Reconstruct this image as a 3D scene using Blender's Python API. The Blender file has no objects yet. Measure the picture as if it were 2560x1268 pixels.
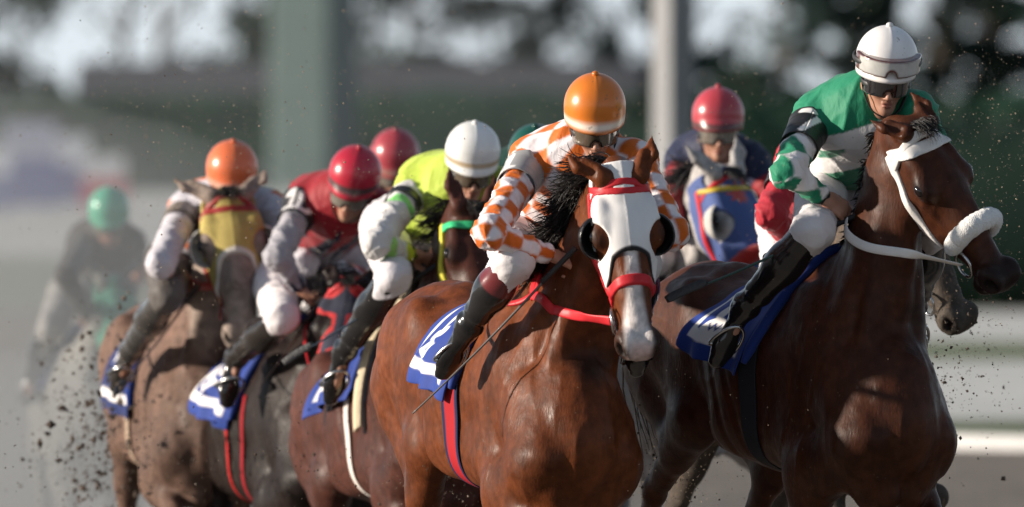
import bpy, math, random
import numpy as np
from math import sin, cos, pi, radians as R
from mathutils import Matrix, Vector
rng = np.random.default_rng(7)
random.seed(7)
S = bpy.context.scene
COL = S.collection

# ------------------------------------------------------------------ camera
CAMH, HORZ, FPX = 1.94, 420.0, 27200.0          # camera height, horizon row and focal length in px of a 2560 px wide frame
cam_d = bpy.data.cameras.new('camera'); cam = bpy.data.objects.new('camera', cam_d); COL.objects.link(cam)
cam.location = (0, 0, CAMH); cam.rotation_euler = (R(90), 0, 0)
cam_d.sensor_width = 36; cam_d.lens = FPX/2560*36
cam_d.shift_y = -(634-HORZ)/2560
cam_d.clip_start = .5; cam_d.clip_end = 6000
cam_d.dof.use_dof = True; cam_d.dof.focus_distance = 40.6; cam_d.dof.aperture_fstop = 3.2
S.camera = cam
# ------------------------------------------------------------------ sky, sun, exposure
SUN = Vector((-.96, -.07, .25)).normalized()   # towards the sun: low, from the left and slightly behind the camera
elev = math.asin(SUN.z); azim = math.atan2(SUN.x, SUN.y)
W = bpy.data.worlds.new('World'); S.world = W; W.use_nodes = True
nt = W.node_tree; nt.nodes.clear()
sky = nt.nodes.new('ShaderNodeTexSky'); sky.sky_type = 'NISHITA'; sky.sun_disc = False
sky.sun_elevation = elev; sky.sun_rotation = azim; sky.dust_density = 1.0; sky.air_density = 1.0; sky.ozone_density = 4.0
hz = nt.nodes.new('ShaderNodeMix'); hz.data_type = 'RGBA'; hz.inputs[0].default_value = .80      # thin high cloud and haze: the sky is mostly white, brightest towards the horizon all round
tcw = nt.nodes.new('ShaderNodeTexCoord'); sx = nt.nodes.new('ShaderNodeSeparateXYZ'); rp = nt.nodes.new('ShaderNodeValToRGB')
rp.color_ramp.elements[0].position = 0; rp.color_ramp.elements[0].color = (.88, .97, 1.04, 1); rp.color_ramp.elements[1].position = 1; rp.color_ramp.elements[1].color = (.12, .16, .23, 1)
e_ = rp.color_ramp.elements.new(.10); e_.color = (.58, .67, .75, 1); e_ = rp.color_ramp.elements.new(.35); e_.color = (.235, .29, .36, 1)
mu_ = nt.nodes.new('ShaderNodeVectorMath'); mu_.operation = 'SCALE'; mu_.inputs['Scale'].default_value = 13.
bg = nt.nodes.new('ShaderNodeBackground'); bg.inputs['Strength'].default_value = .040
wo = nt.nodes.new('ShaderNodeOutputWorld')
for a_, b_ in ((tcw.outputs['Generated'], sx.inputs[0]), (sx.outputs[2], rp.inputs[0]), (rp.outputs[0], mu_.inputs[0]), (mu_.outputs[0], hz.inputs[7]), (sky.outputs[0], hz.inputs[6]), (hz.outputs[2], bg.inputs[0]), (bg.outputs[0], wo.inputs[0])): nt.links.new(a_, b_)
sd = bpy.data.lights.new('sun', 'SUN'); sd.energy = 3.6; sd.angle = R(1.5); sd.color = (1, .89, .76)
so = bpy.data.objects.new('sun', sd); COL.objects.link(so)
so.rotation_euler = SUN.to_track_quat('Z', 'Y').to_euler()
S.view_settings.view_transform = 'Standard'; S.view_settings.look = 'None'
S.view_settings.exposure = 1.15; S.view_settings.gamma = 1; S.view_settings.use_curve_mapping = False
S.cycles.use_denoising = True
S.cycles.max_bounces = 6; S.cycles.volume_bounces = 1; S.cycles.transparent_max_bounces = 8

# ------------------------------------------------------------------ pixel -> point (px of the 2560 x 1268 photograph), used to read off real positions
def P(px, py, Y):
    return np.array([(px-1280)/FPX*Y, Y, CAMH-(py-HORZ)/FPX*Y])

# ------------------------------------------------------------------ materials
def nodes(m):
    m.use_nodes = True; t = m.node_tree; t.nodes.clear()
    b = t.nodes.new('ShaderNodeBsdfPrincipled'); o = t.nodes.new('ShaderNodeOutputMaterial')
    t.links.new(b.outputs[0], o.inputs[0]); return t, b
MATS = {}
def mat(name, col=None, rough=.6, spec=.5, attr=False, bump=0., bscale=60., bstretch=(1,1,1), var=.15, vscale=9., metal=0., sheen=0., coat=0., bdist=.01, speck=0., speckcol=(.12,.085,.06), rvar=0.):
    """procedural surface: a plain colour or the mesh colour layer, mottled by noise, with noise relief and mud specks"""
    if name in MATS: return MATS[name]
    m = bpy.data.materials.new(name); t, b = nodes(m); N = t.nodes.new; L = t.links.new
    tc = N('ShaderNodeTexCoord')
    if attr:
        a = N('ShaderNodeAttribute'); a.attribute_name = 'Col'; src = a.outputs['Color']
    else:
        a = N('ShaderNodeRGB'); a.outputs[0].default_value = (*col, 1); src = a.outputs[0]
    n1 = N('ShaderNodeTexNoise'); n1.inputs['Scale'].default_value = vscale; n1.inputs['Detail'].default_value = 5
    L(tc.outputs['Object'], n1.inputs['Vector'])
    mr = N('ShaderNodeMapRange'); mr.inputs[1].default_value = .3; mr.inputs[2].default_value = .7
    mr.inputs[3].default_value = 1-var; mr.inputs[4].default_value = 1+var
    L(n1.outputs[0], mr.inputs[0])
    mx = N('ShaderNodeMix'); mx.data_type = 'RGBA'; mx.blend_type = 'MULTIPLY'; mx.inputs[0].default_value = 1
    L(src, mx.inputs[6]); L(mr.outputs[0], mx.inputs[7]); out = mx.outputs[2]
    if speck > 0:
        n2 = N('ShaderNodeTexNoise'); n2.inputs['Scale'].default_value = 55; n2.inputs['Detail'].default_value = 3
        L(tc.outputs['Object'], n2.inputs['Vector'])
        n3 = N('ShaderNodeTexNoise'); n3.inputs['Scale'].default_value = 7; L(tc.outputs['Object'], n3.inputs['Vector'])
        ad = N('ShaderNodeMath'); ad.operation = 'ADD'; L(n2.outputs[0], ad.inputs[0]); L(n3.outputs[0], ad.inputs[1])
        m2 = N('ShaderNodeMapRange'); m2.inputs[1].default_value = 1.32-.25*speck; m2.inputs[2].default_value = 1.40-.25*speck
        L(ad.outputs[0], m2.inputs[0])
        mm = N('ShaderNodeMath'); mm.operation = 'MULTIPLY'; mm.inputs[1].default_value = min(1, .45+.5*speck); L(m2.outputs[0], mm.inputs[0])
        x2 = N('ShaderNodeMix'); x2.data_type = 'RGBA'; L(mm.outputs[0], x2.inputs[0]); L(out, x2.inputs[6])
        x2.inputs[7].default_value = (*speckcol, 1); out = x2.outputs[2]
    L(out, b.inputs['Base Color'])
    if rvar > 0:
        n5 = N('ShaderNodeTexNoise'); n5.inputs['Scale'].default_value = 9; n5.inputs['Detail'].default_value = 6; n5.inputs['Roughness'].default_value = .65; L(tc.outputs['Object'], n5.inputs['Vector'])
        m5 = N('ShaderNodeMapRange'); m5.inputs[1].default_value = .35; m5.inputs[2].default_value = .65; m5.inputs[3].default_value = rough-rvar; m5.inputs[4].default_value = rough+rvar; L(n5.outputs[0], m5.inputs[0]); L(m5.outputs[0], b.inputs['Roughness'])
    b.inputs['Roughness'].default_value = rough; b.inputs['Specular IOR Level'].default_value = spec
    b.inputs['Metallic'].default_value = metal; b.inputs['Sheen Weight'].default_value = sheen
    b.inputs['Coat Weight'].default_value = coat; b.inputs['Coat Roughness'].default_value = .12
    if bump > 0:
        mp = N('ShaderNodeMapping'); mp.inputs['Scale'].default_value = bstretch; L(tc.outputs['Object'], mp.inputs[0])
        nb = N('ShaderNodeTexNoise'); nb.inputs['Scale'].default_value = bscale; nb.inputs['Detail'].default_value = 4
        L(mp.outputs[0], nb.inputs['Vector'])
        bu = N('ShaderNodeBump'); bu.inputs['Strength'].default_value = bump; bu.inputs['Distance'].default_value = bdist
        L(nb.outputs[0], bu.inputs['Height']); L(bu.outputs[0], b.inputs['Normal'])
    MATS[name] = m; return m

# ------------------------------------------------------------------ objects
def tag(o, label=None, cat=None, group=None, kind=None):
    if label: o['label'] = label
    if cat: o['category'] = cat
    if group: o['group'] = group
    if kind: o['kind'] = kind
    return o
def empty(name, loc, rz=0., ry=0.):
    o = bpy.data.objects.new(name, None); COL.objects.link(o)
    o.empty_display_size = .2; o.location = [float(v) for v in loc]; o.rotation_euler = (0, ry, rz); return o
def meshobj(name, V, F, m, parent=None, col=None, smooth=True, loc=None):
    """V (n,3), F: array (m,4)/(m,3) or a list of such arrays"""
    me = bpy.data.meshes.new(name); V = np.asarray(V, np.float32)
    Fs = F if isinstance(F, list) else [F]
    Fs = [np.asarray(f, np.int32) for f in Fs if len(f)]
    me.vertices.add(len(V)); me.vertices.foreach_set('co', V.ravel())
    loops = np.concatenate([f.ravel() for f in Fs]); tot = np.concatenate([np.full(len(f), f.shape[1], np.int32) for f in Fs])
    me.loops.add(len(loops)); me.loops.foreach_set('vertex_index', loops)
    st = np.concatenate([[0], np.cumsum(tot)[:-1]]).astype(np.int32)
    me.polygons.add(len(tot)); me.polygons.foreach_set('loop_start', st)
    me.polygons.foreach_set('use_smooth', np.full(len(tot), smooth, bool))
    me.update(calc_edges=True)
    if col is not None:
        ca = me.color_attributes.new('Col', 'FLOAT_COLOR', 'POINT')
        c4 = np.ones((len(V), 4), np.float32); c4[:, :3] = col; ca.data.foreach_set('color', c4.ravel())
    me.validate()
    for mm in (m if isinstance(m, (list, tuple)) else [m]): me.materials.append(mm)
    o = bpy.data.objects.new(name, me); COL.objects.link(o)
    if parent is not None: o.parent = parent
    if loc is not None: o.location = loc
    return o

# ------------------------------------------------------------------ implicit-surface modelling: smooth unions of elliptical cones, meshed by surface nets
def unit(v): v = np.asarray(v, float); return v/np.linalg.norm(v)
class Cone:
    """elliptical tapered capsule from A to B; ra, rb = (across along U, across along V)"""
    def __init__(s, A, B, ra, rb=None, U=(0, 1, 0)):
        s.A = np.asarray(A, float); s.B = np.asarray(B, float)
        f = lambda r: np.array([r, r], float) if np.isscalar(r) else np.asarray(r, float)
        s.ra = f(ra); s.rb = s.ra if rb is None else f(rb); s.U = np.asarray(U, float)
    def xf(s, M, t):
        k = np.cbrt(np.linalg.det(M)); return Cone(M@s.A+t, M@s.B+t, s.ra*k, s.rb*k, M@s.U/k)
    def bounds(s):
        r = max(s.ra.max(), s.rb.max()); return np.minimum(s.A, s.B)-r, np.maximum(s.A, s.B)+r
    def ev(s, X, Y, Z):
        d = s.B-s.A; L = np.linalg.norm(d)
        T = d/L if L > 1e-6 else unit(np.cross(s.U, (.31, .2, .93)))
        U = s.U-T*(s.U@T)
        U = unit(U) if np.linalg.norm(U) > 1e-4 else unit(np.cross(T, (.3, .5, .8)))
        V = np.cross(T, U); L = max(L, 1e-6)
        f = np.float32
        x, y, z = X-f(s.A[0]), Y-f(s.A[1]), Z-f(s.A[2])
        pt = x*f(T[0])+y*f(T[1])+z*f(T[2])
        t = np.clip(pt/f(L), 0, 1); w = pt-t*f(L)
        u = x*f(U[0])+y*f(U[1])+z*f(U[2]); v = x*f(V[0])+y*f(V[1])+z*f(V[2])
        ru = f(s.ra[0])+t*f(s.rb[0]-s.ra[0]); rv = f(s.ra[1])+t*f(s.rb[1]-s.ra[1]); rw = .5*(ru+rv)
        u = u/ru; v = v/rv; w = w/rw
        k0 = np.sqrt(u*u+v*v+w*w); u = u/ru; v = v/rv; w = w/rw
        k1 = np.sqrt(u*u+v*v+w*w)+f(1e-6)
        return k0*(k0-1)/k1
class Ell:
    def __init__(s, c, r, M=None):
        s.c = np.asarray(c, float); s.r = np.asarray(r, float)*np.ones(3); s.M = np.eye(3) if M is None else np.asarray(M, float)
    def xf(s, M, t): k = np.cbrt(np.linalg.det(M)); return Ell(M@s.c+t, s.r*k, M@s.M/k)
    def bounds(s): return s.c-s.r.max(), s.c+s.r.max()
    def ev(s, X, Y, Z):
        f = np.float32; x, y, z = X-f(s.c[0]), Y-f(s.c[1]), Z-f(s.c[2]); M = s.M.astype(f)
        q = [(x*M[0, i]+y*M[1, i]+z*M[2, i])/f(s.r[i]) for i in range(3)]
        k0 = np.sqrt(q[0]**2+q[1]**2+q[2]**2)
        k1 = np.sqrt((q[0]/f(s.r[0]))**2+(q[1]/f(s.r[1]))**2+(q[2]/f(s.r[2]))**2)+f(1e-6)
        return k0*(k0-1)/k1
def rotm(ax, ang):
    return np.array(Matrix.Rotation(ang, 3, Vector(ax)))
class Fld:
    def __init__(s, lo, hi, h):
        s.h = h; s.lo = np.asarray(lo, float); s.n = np.ceil((np.asarray(hi)-s.lo)/h).astype(int)+1
        s.a = np.full(s.n, .5, np.float32)
        s.ax = [(s.lo[i]+h*np.arange(s.n[i])).astype(np.float32) for i in range(3)]
    def box(s, lo, hi):
        i0 = np.clip(np.floor((lo-s.lo)/s.h).astype(int), 0, s.n); i1 = np.clip(np.ceil((hi-s.lo)/s.h).astype(int)+1, 0, s.n)
        return i0, i1
    def grid(s, i0=(0, 0, 0), i1=None):
        i1 = s.n if i1 is None else i1
        return (s.ax[0][i0[0]:i1[0], None, None], s.ax[1][None, i0[1]:i1[1], None], s.ax[2][None, None, i0[2]:i1[2]])
    def op(s, prim, k=.02, sub=False):
        lo, hi = prim.bounds(); pad = max(k, .02)+2*s.h
        i0, i1 = s.box(lo-pad, hi+pad)
        if np.any(i1 <= i0): return s
        d = prim.ev(*s.grid(i0, i1)); sl = tuple(slice(a, b) for a, b in zip(i0, i1)); a = s.a[sl]
        if sub:
            d = -d; h = np.maximum(k-np.abs(a-d), 0)/k; s.a[sl] = np.maximum(a, d)+h*h*np.float32(k*.25)
        else:
            h = np.maximum(k-np.abs(a-d), 0)/k; s.a[sl] = np.minimum(a, d)-h*h*np.float32(k*.25)
        return s
    def ops(s, lst):
        for it in lst: s.op(it[0], it[1], len(it) > 2 and it[2] == '-')
        return s
    def at(s, Q):
        q = (np.asarray(Q)-s.lo)/s.h; q = np.clip(q, 0, s.n-1.001); i = q.astype(int); f = q-i; r = 0
        for dx in (0, 1):
            for dy in (0, 1):
                for dz in (0, 1):
                    w = (f[..., 0] if dx else 1-f[..., 0])*(f[..., 1] if dy else 1-f[..., 1])*(f[..., 2] if dz else 1-f[..., 2])
                    r = r+w*s.a[i[..., 0]+dx, i[..., 1]+dy, i[..., 2]+dz]
        return r
    def grad(s, Q, e=.01):
        Q = np.asarray(Q, float); g = np.stack([s.at(Q+e*np.eye(3)[i])-s.at(Q-e*np.eye(3)[i]) for i in range(3)], -1)
        return g/(np.linalg.norm(g, axis=-1, keepdims=True)+1e-9)
    def mesh(s, smooth=1): return nets(s.a, s.lo, s.h, smooth)
def nets(a, lo, h, smooth=1):
    a = np.pad(a, 1, constant_values=.5); lo = np.asarray(lo)-h
    ins = a < 0; n = np.array(a.shape)-1
    c = np.zeros(n, np.int8)
    for dx in (0, 1):
        for dy in (0, 1):
            for dz in (0, 1): c += ins[dx:dx+n[0], dy:dy+n[1], dz:dz+n[2]]
    I, J, K = np.nonzero((c > 0) & (c < 8)); nv = len(I)
    idx = np.full(n, -1, np.int32); idx[I, J, K] = np.arange(nv)
    cor = {(x, y, z): a[I+x, J+y, K+z] for x in (0, 1) for y in (0, 1) for z in (0, 1)}
    acc = np.zeros((nv, 3), np.float32); cnt = np.zeros(nv, np.float32)
    for ax in range(3):
        for p in (0, 1):
            for q in (0, 1):
                o = [0, 0, 0]; oth = [i for i in range(3) if i != ax]; o[oth[0]] = p; o[oth[1]] = q
                o2 = list(o); o2[ax] = 1; v0 = cor[tuple(o)]; v1 = cor[tuple(o2)]
                m = (v0 < 0) != (v1 < 0); t = np.where(m, v0/np.where(m, v0-v1, 1), 0)
                pos = np.stack([np.full(nv, o[i], np.float32) if i != ax else t for i in range(3)], 1)
                acc += pos*m[:, None]; cnt += m
    V = (acc/cnt[:, None]+np.stack([I, J, K], 1))*h+lo
    Fs = []
    for ax in range(3):
        o1, o2 = [(1, 2), (2, 0), (0, 1)][ax]
        sl0 = [slice(None)]*3; sl1 = [slice(None)]*3; sl0[ax] = slice(0, -1); sl1[ax] = slice(1, None)
        A = ins[tuple(sl0)]; B = ins[tuple(sl1)]
        e = np.argwhere(A != B); e = e[(e[:, o1] > 0) & (e[:, o2] > 0) & (e[:, o1] < n[o1]) & (e[:, o2] < n[o2])]
        if len(e) == 0: continue
        fl = A[e[:, 0], e[:, 1], e[:, 2]]
        def cell(d1, d2):
            g = e.copy(); g[:, o1] -= d1; g[:, o2] -= d2; return idx[g[:, 0], g[:, 1], g[:, 2]]
        q = np.stack([cell(1, 1), cell(0, 1), cell(0, 0), cell(1, 0)], 1)
        q[~fl] = q[~fl][:, ::-1]; Fs.append(q)
    F = np.concatenate(Fs) if Fs else np.zeros((0, 4), np.int32)
    F = F[(F >= 0).all(1)]
    return relax(V, F, smooth), F
def relax(V, F, it=1, lam=.5):
    if it == 0 or len(F) == 0: return V
    E = np.concatenate([F[:, [i, (i+1) % 4]] for i in range(4)])
    i = np.concatenate([E[:, 0], E[:, 1]]); j = np.concatenate([E[:, 1], E[:, 0]]); n = len(V)
    cnt = np.bincount(i, minlength=n).astype(np.float32)+1e-6
    for k in range(it):
        l = lam if k % 2 == 0 else -lam*.9 if it > 3 else lam
        m = np.stack([np.bincount(i, V[j, d], n) for d in range(3)], 1)/cnt[:, None]; V = V+(m-V)*l
    return V.astype(np.float32)
def vnormals(V, F):
    n = np.cross(V[F[:, 2]]-V[F[:, 0]], V[F[:, 3]]-V[F[:, 1]]); N = np.zeros_like(V)
    for k in range(4):
        for d in range(3): N[:, d] += np.bincount(F[:, k], n[:, d], len(V))
    return N/(np.linalg.norm(N, axis=1, keepdims=True)+1e-9)
def wob(Q, s, seed=0):
    """cheap smooth 3-D noise, about -1..1"""
    r = np.random.default_rng(seed); v = 0
    for k in range(7):
        w = r.normal(size=3); v = v+np.sin(Q@w*s*(.7+.12*k)+r.uniform(0, 6.28))
    return v/4.
def join(parts):
    Vs, Fs, Cs, o = [], [], [], 0
    for p in parts:
        Vs.append(np.asarray(p[0])); Fs.append(np.asarray(p[1])+o); o += len(p[0])
        if len(p) > 2: Cs.append(np.asarray(p[2])*np.ones((len(p[0]), 3)))
    V = np.concatenate(Vs); F4 = [f for f in Fs if f.shape[1] == 4]; F3 = [f for f in Fs if f.shape[1] == 3]
    F = [np.concatenate(x) for x in (F4, F3) if x]
    return V, (F if len(F) > 1 else F[0]), (np.concatenate(Cs) if Cs else None)
def catmull(pts, n):
    p = np.asarray(pts, float); p = np.concatenate([[2*p[0]-p[1]], p, [2*p[-1]-p[-2]]]); m = len(p)-3
    t = np.linspace(0, m-1e-6, n); i = t.astype(int); f = (t-i)[:, None]; a, b, c, d = p[i], p[i+1], p[i+2], p[i+3]
    return .5*(2*b+(c-a)*f+(2*a-5*b+4*c-d)*f*f+(3*b-a-3*c+d)*f**3)
def tube(pts, r, n=8, flat=None, hint=None, closed=False):
    """r: radius or array per point; flat: thickness factor along the hint direction (a strap lying on something)"""
    p = np.asarray(pts, float); m = len(p); r = np.ones(m)*r
    T = np.gradient(p, axis=0) if not closed else np.roll(p, -1, 0)-np.roll(p, 1, 0)
    T /= np.linalg.norm(T, axis=1, keepdims=True)+1e-9
    if hint is None:
        N = np.zeros_like(p); v = np.cross(T[0], (.3, .2, .93)); v /= np.linalg.norm(v)
        for i in range(m):
            v = v-T[i]*(v@T[i]); v /= np.linalg.norm(v)+1e-9; N[i] = v
    else:
        N = np.asarray(hint, float)*np.ones((m, 3)); N = N-T*(N*T).sum(1, keepdims=True); N /= np.linalg.norm(N, axis=1, keepdims=True)+1e-9
    B = np.cross(T, N); a = np.linspace(0, 2*pi, n, endpoint=False)
    fl = 1. if flat is None else flat
    V = p[:, None]+r[:, None, None]*(fl*np.cos(a)[None, :, None]*N[:, None]+np.sin(a)[None, :, None]*B[:, None])
    V = V.reshape(-1, 3); q = []
    i = np.arange(m if closed else m-1)[:, None]; j = np.arange(n)[None]
    i2 = (i+1) % m; j2 = (j+1) % n
    F = np.stack([i*n+j, i*n+j2, i2*n+j2, i2*n+j], -1).reshape(-1, 4)
    if not closed:
        V = np.concatenate([V, p[:1], p[-1:]]); k = len(V)-2
        jj = np.arange(n); j2 = (jj+1) % n
        # end caps as degenerate-free quads built from pairs
        c0 = np.stack([jj[::2], np.full(n//2, k), (jj[::2]+2) % n, (jj[::2]+1) % n], 1)
        e = (m-1)*n; c1 = np.stack([e+jj[::2], e+(jj[::2]+1) % n, e+(jj[::2]+2) % n, np.full(n//2, k+1)], 1)
        F = np.concatenate([F, c0, c1])
    return V, F
def sheet(G, thick, nrm=None):
    """grid of points (nu,nv,3) -> closed thin cloth of the given thickness"""
    G = np.asarray(G, float); nu, nv = G.shape[:2]
    if nrm is None:
        du = np.gradient(G, axis=0); dv = np.gradient(G, axis=1); nrm = np.cross(du, dv); nrm /= np.linalg.norm(nrm, axis=2, keepdims=True)+1e-9
    V = np.concatenate([G.reshape(-1, 3), (G-nrm*thick).reshape(-1, 3)]); o = nu*nv
    i, j = np.meshgrid(np.arange(nu-1), np.arange(nv-1), indexing='ij'); a = (i*nv+j).ravel(); b = a+nv
    F = [np.stack([a, b, b+1, a+1], 1), np.stack([a+o, a+1+o, b+1+o, b+o], 1)]
    def rim(ids):
        return np.stack([ids[:-1], ids[1:], ids[1:]+o, ids[:-1]+o], 1)
    top = np.arange(nv); bot = (nu-1)*nv+np.arange(nv); le = np.arange(nu)*nv; ri = le+nv-1
    F += [rim(top), rim(bot[::-1]), rim(le[::-1]), rim(ri)]
    return V, np.concatenate(F)
def bandf(u, a, b, w=.005):
    """1 between a and b with soft edges of width w"""
    return sstep(a-w, a+w, u)*sstep(b+w, b-w, u)
def sq(x, w):
    """square wave of period 2 (+1 on even cells) with edges softened over w"""
    t = x-np.floor(x); e = np.minimum(t, 1-t); sg = np.where(np.floor(x).astype(int) % 2 == 0, 1., -1.); return sg*np.clip(e/w, 0, 1)
def mixc(a, b, w): return np.asarray(a)*(1-w)[:, None]+np.asarray(b)*w[:, None]
def sstep(a, b, x): t = np.clip((x-a)/(b-a), 0, 1); return t*t*(3-2*t)
def segd(u, v, a, b):
    ax, ay = a; bx, by = b; dx, dy = bx-ax, by-ay
    t = np.clip(((u-ax)*dx+(v-ay)*dy)/(dx*dx+dy*dy+1e-12), 0, 1); return np.hypot(u-ax-t*dx, v-ay-t*dy)
GLY = {  # strokes of digits in a 1-high box, x to the right, y down
 '1': [((.12, .18), (.32, 0)), ((.32, 0), (.32, 1)), ((.08, 1), (.56, 1))],
 '7': [((0, 0), (.6, 0)), ((.6, 0), (.2, 1))],
 '0': [((.0, .15), (.0, .85)), ((.5, .15), (.5, .85)), ((.0, .15), (.12, 0)), ((.12, 0), (.38, 0)), ((.38, 0), (.5, .15)), ((.0, .85), (.12, 1)), ((.12, 1), (.38, 1)), ((.38, 1), (.5, .85))],
 '2': [((.0, .2), (.14, 0)), ((.14, 0), (.4, 0)), ((.4, 0), (.52, .2)), ((.52, .2), (.48, .42)), ((.48, .42), (0, 1)), ((0, 1), (.55, 1))],
}
def glyph(u, v, ch, x, y, h, w):
    """1 inside the strokes of ch placed at (x,y) with height h; w = half stroke width"""
    d = np.full(np.shape(u), 9.)
    for a, b in GLY[ch]: d = np.minimum(d, segd(u, v, (x+a[0]*h, y+a[1]*h), (x+b[0]*h, y+b[1]*h)))
    return 1-sstep(w*.85, w*1.15, d)

# ------------------------------------------------------------------ horses
HORSES = {}; WY = 1.17
def lerp(a, b, t): return np.asarray(a)*(1-t)+np.asarray(b)*t
def head_prims(ear=None, mouth=0.):
    ear = ear or ((-.14, -.12, .0), (-.14, .12, .0))
    """head in its own frame: x from poll to muzzle, y to the horse's left, z out of the forehead; face line at z = 0"""
    L = []
    def add(p, k=.03, m='+'): L.append((p, k, m))
    add(Cone((.02, 0, -.085), (.20, 0, -.082), (.072, .085), (.084, .082)), .02)
    add(Cone((.20, 0, -.075), (.50, 0, -.058), (.070, .072), (.041, .050)), .05)
    add(Cone((.16, 0, -.03), (.40, 0, -.022), (.050, .032), (.032, .022)), .03)
    for s in (1, -1):
        add(Cone((.10, s*.040, -.165), (.20, s*.046, -.165), (.036, .085), (.034, .085), U=(0, 1, 0)), .035)
        add(Cone((.20, s*.044, -.170), (.46, s*.020, -.105), (.030, .065), (.020, .028), U=(0, 1, 0)), .03)
        add(Ell((.195, s*.076, -.040), (.052, .030, .034)), .02)           # orbit
        add(Ell((.150, s*.062, -.028), (.05, .024, .022)), .02)            # brow
        add(Cone((.235, s*.074, -.085), (.375, s*.054, -.082), .014, .008), .015)  # facial crest
        add(Ell((.110, s*.070, -.045), (.045, .018, .03)), .02, '+')
        add(Ell((.565, s*.040, -.044), (.050, .028, .044)), .018)           # nostril flare
        add(Cone((.50, s*.02, -.10), (.56, s*.016, -.105), (.024, .022), (.022, .022)), .02)
        # ear
        b = np.array((.005, s*.050, -.015)); t = np.array(ear[0 if s < 0 else 1])
        mid = lerp(b, t, .5)+np.array((0, s*.006, .004))
        fr = unit(np.cross(t-b, (0.3, s*1., .2)))
        add(Cone(b, mid, (.034, .026), (.030, .018), U=(0, 1, .3)), .02); add(Cone(mid, t, (.030, .018), (.005, .004), U=(0, 1, .3)), .012)
        add(Cone(lerp(b, t, .22)+(.004, s*.006, .022), lerp(b, t, .86)+(0, s*.001, .013), (.016, .015), (.004, .006), U=(0, 1, .3)), .008, '-')
    add(Ell((.565, 0, -.062), (.050, .050, .050)), .03)
    add(Ell((.555, 0, -.118-mouth*.4), (.040, .032, .024)), .02)
    add(Ell((.595, 0, -.075), (.018, .036, .030)), .02)
    for s in (1, -1):
        add(Ell((.588, s*.054, -.042), (.032, .019, .024), rotm((0, 0, 1), s*-.5)@rotm((0, 1, 0), .5)), .008, '-')
        add(Ell((.530, s*.050, -.098-mouth*.2), (.060, .03, .004+mouth*.1)), .005, '-')
        add(Ell((.290, s*.085, -.125), (.07, .014, .022)), .03, '-')
    k = np.array((1, WY, 1.))
    for p, _, _ in L:
        if isinstance(p, Cone):
            if abs(p.B[0]-p.A[0]) < .001 or p.B[0] < -.02 or p.A[0] < .02 and abs(p.A[1]) > .01: p.A = p.A*k; continue       # ears keep their shape
            p.A = p.A*k; p.B = p.B*k; p.ra = p.ra*np.array((WY, 1)); p.rb = p.rb*np.array((WY, 1))
        else: p.c = p.c*k; p.r = p.r*np.array((1, WY, 1))
    return L
def leg_prims(kind, s, ang):
    """kind 'F' or 'H'; s = +1 left, -1 right; ang: angles from straight down, forward positive"""
    out = []
    dirv = lambda a, o=0.: np.array((sin(R(a)), s*o, -cos(R(a))))
    if kind == 'F':
        Sh = np.array((.35, s*.150, .95)); E = np.array((.08+.05*sin(R(ang[0])), s*.172, .86))
        K = E+.41*dirv(ang[0], .0); Fe = K+.28*dirv(ang[1]); Pa = Fe+.13*dirv(ang[2]); H = Pa+.05*dirv(ang[2]-10)
        out += [(Cone(Sh, E, (.095, .12), (.095, .125)), .04), (Cone(E, lerp(E, K, .45), (.088, .115), (.060, .075)), .035),
                (Cone(lerp(E, K, .4), K, (.050, .062), (.037, .040)), .03), (Ell(K, (.042, .040, .048)), .02),
                (Cone(lerp(E, K, .06)+np.array((.05, s*.02, 0)), lerp(E, K, .5)+np.array((.02, s*.012, 0)), .052, .030), .02)]
    else:
        Hi = np.array((-.93, s*.12, 1.27)); St = np.array((-.70+.10*sin(R(ang[0])), s*.19, 1.0+.08*abs(sin(R(ang[0])))))
        if len(ang) > 4: St = np.array((ang[4], s*.19, ang[5]))
        K = St+.47*dirv(ang[1], -.06); Fe = K+.38*dirv(ang[2]); Pa = Fe+.13*dirv(ang[3]); H = Pa+.05*dirv(ang[3]-10)
        But = np.array((-1.22, s*.115, 1.22))
        out += [(Cone(Hi, St, (.115, .19), (.085, .125)), .06), (Cone(But, lerp(St, K, .45), (.10, .13), (.045, .055)), .07),
                (Cone(St, lerp(St, K, .5), (.082, .115), (.055, .075)), .05), (Cone(lerp(St, K, .4), K, (.052, .068), (.036, .045)), .03),
                (Ell(K, (.042, .052, .058)), .02), (Cone(K+np.array((-.045, 0, .03)), K+.12*dirv(ang[2])+np.array((-.02, 0, 0)), .018, .015), .02),
                (Cone(St+np.array((.03, 0, .02)), St+np.array((.0, 0, -.06)), (.05, .06), (.04, .05)), .04)]
    out += [(Cone(K, Fe, (.030, .036), (.027, .032)), .02), (Ell(Fe, (.036, .040, .040)), .02),
            (Cone(Fe, Pa, (.027, .030), (.036, .040)), .02), (Cone(Pa, H, (.044, .050), (.056, .066)), .01)]
    return out, H
LEGSETS = {
 'A': dict(FR=(70, -35, -60), FL=(-18, -24, 5), HR=(10, -32, -22, 25), HL=(35, 5, -30, -10)),
 'B': dict(FR=(-8, -12, 10), FL=(60, 10, -10), HR=(-35, -55, -30, -50), HL=(-15, -35, -8, 30)),
 'C': dict(FR=(48, 20, 10), FL=(75, -50, -80), HR=(-10, -40, -15, 20), HL=(20, -15, -25, 0)),
 'D': dict(FR=(20, -40, -60), FL=(38, 30, 20), HR=(30, 0, -25, 5), HL=(-20, -45, -30, -20)),
}
class Horse: pass
def to_l(h, p): return h.M.T@(np.asarray(p)-h.loc)
def to_w(h, p): return h.M@np.asarray(p)+h.loc
def sag(h, px, py, yl):
    """the point on the ray of a pixel that lies yl to the horse's left of its mid plane -> horse-local"""
    d = h.M.T@(P(px, py, 1.)-P(px, py, 0.)); o = to_l(h, (0, 0, CAMH)); t = (yl-o[1])/d[1]; return o+t*d
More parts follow.
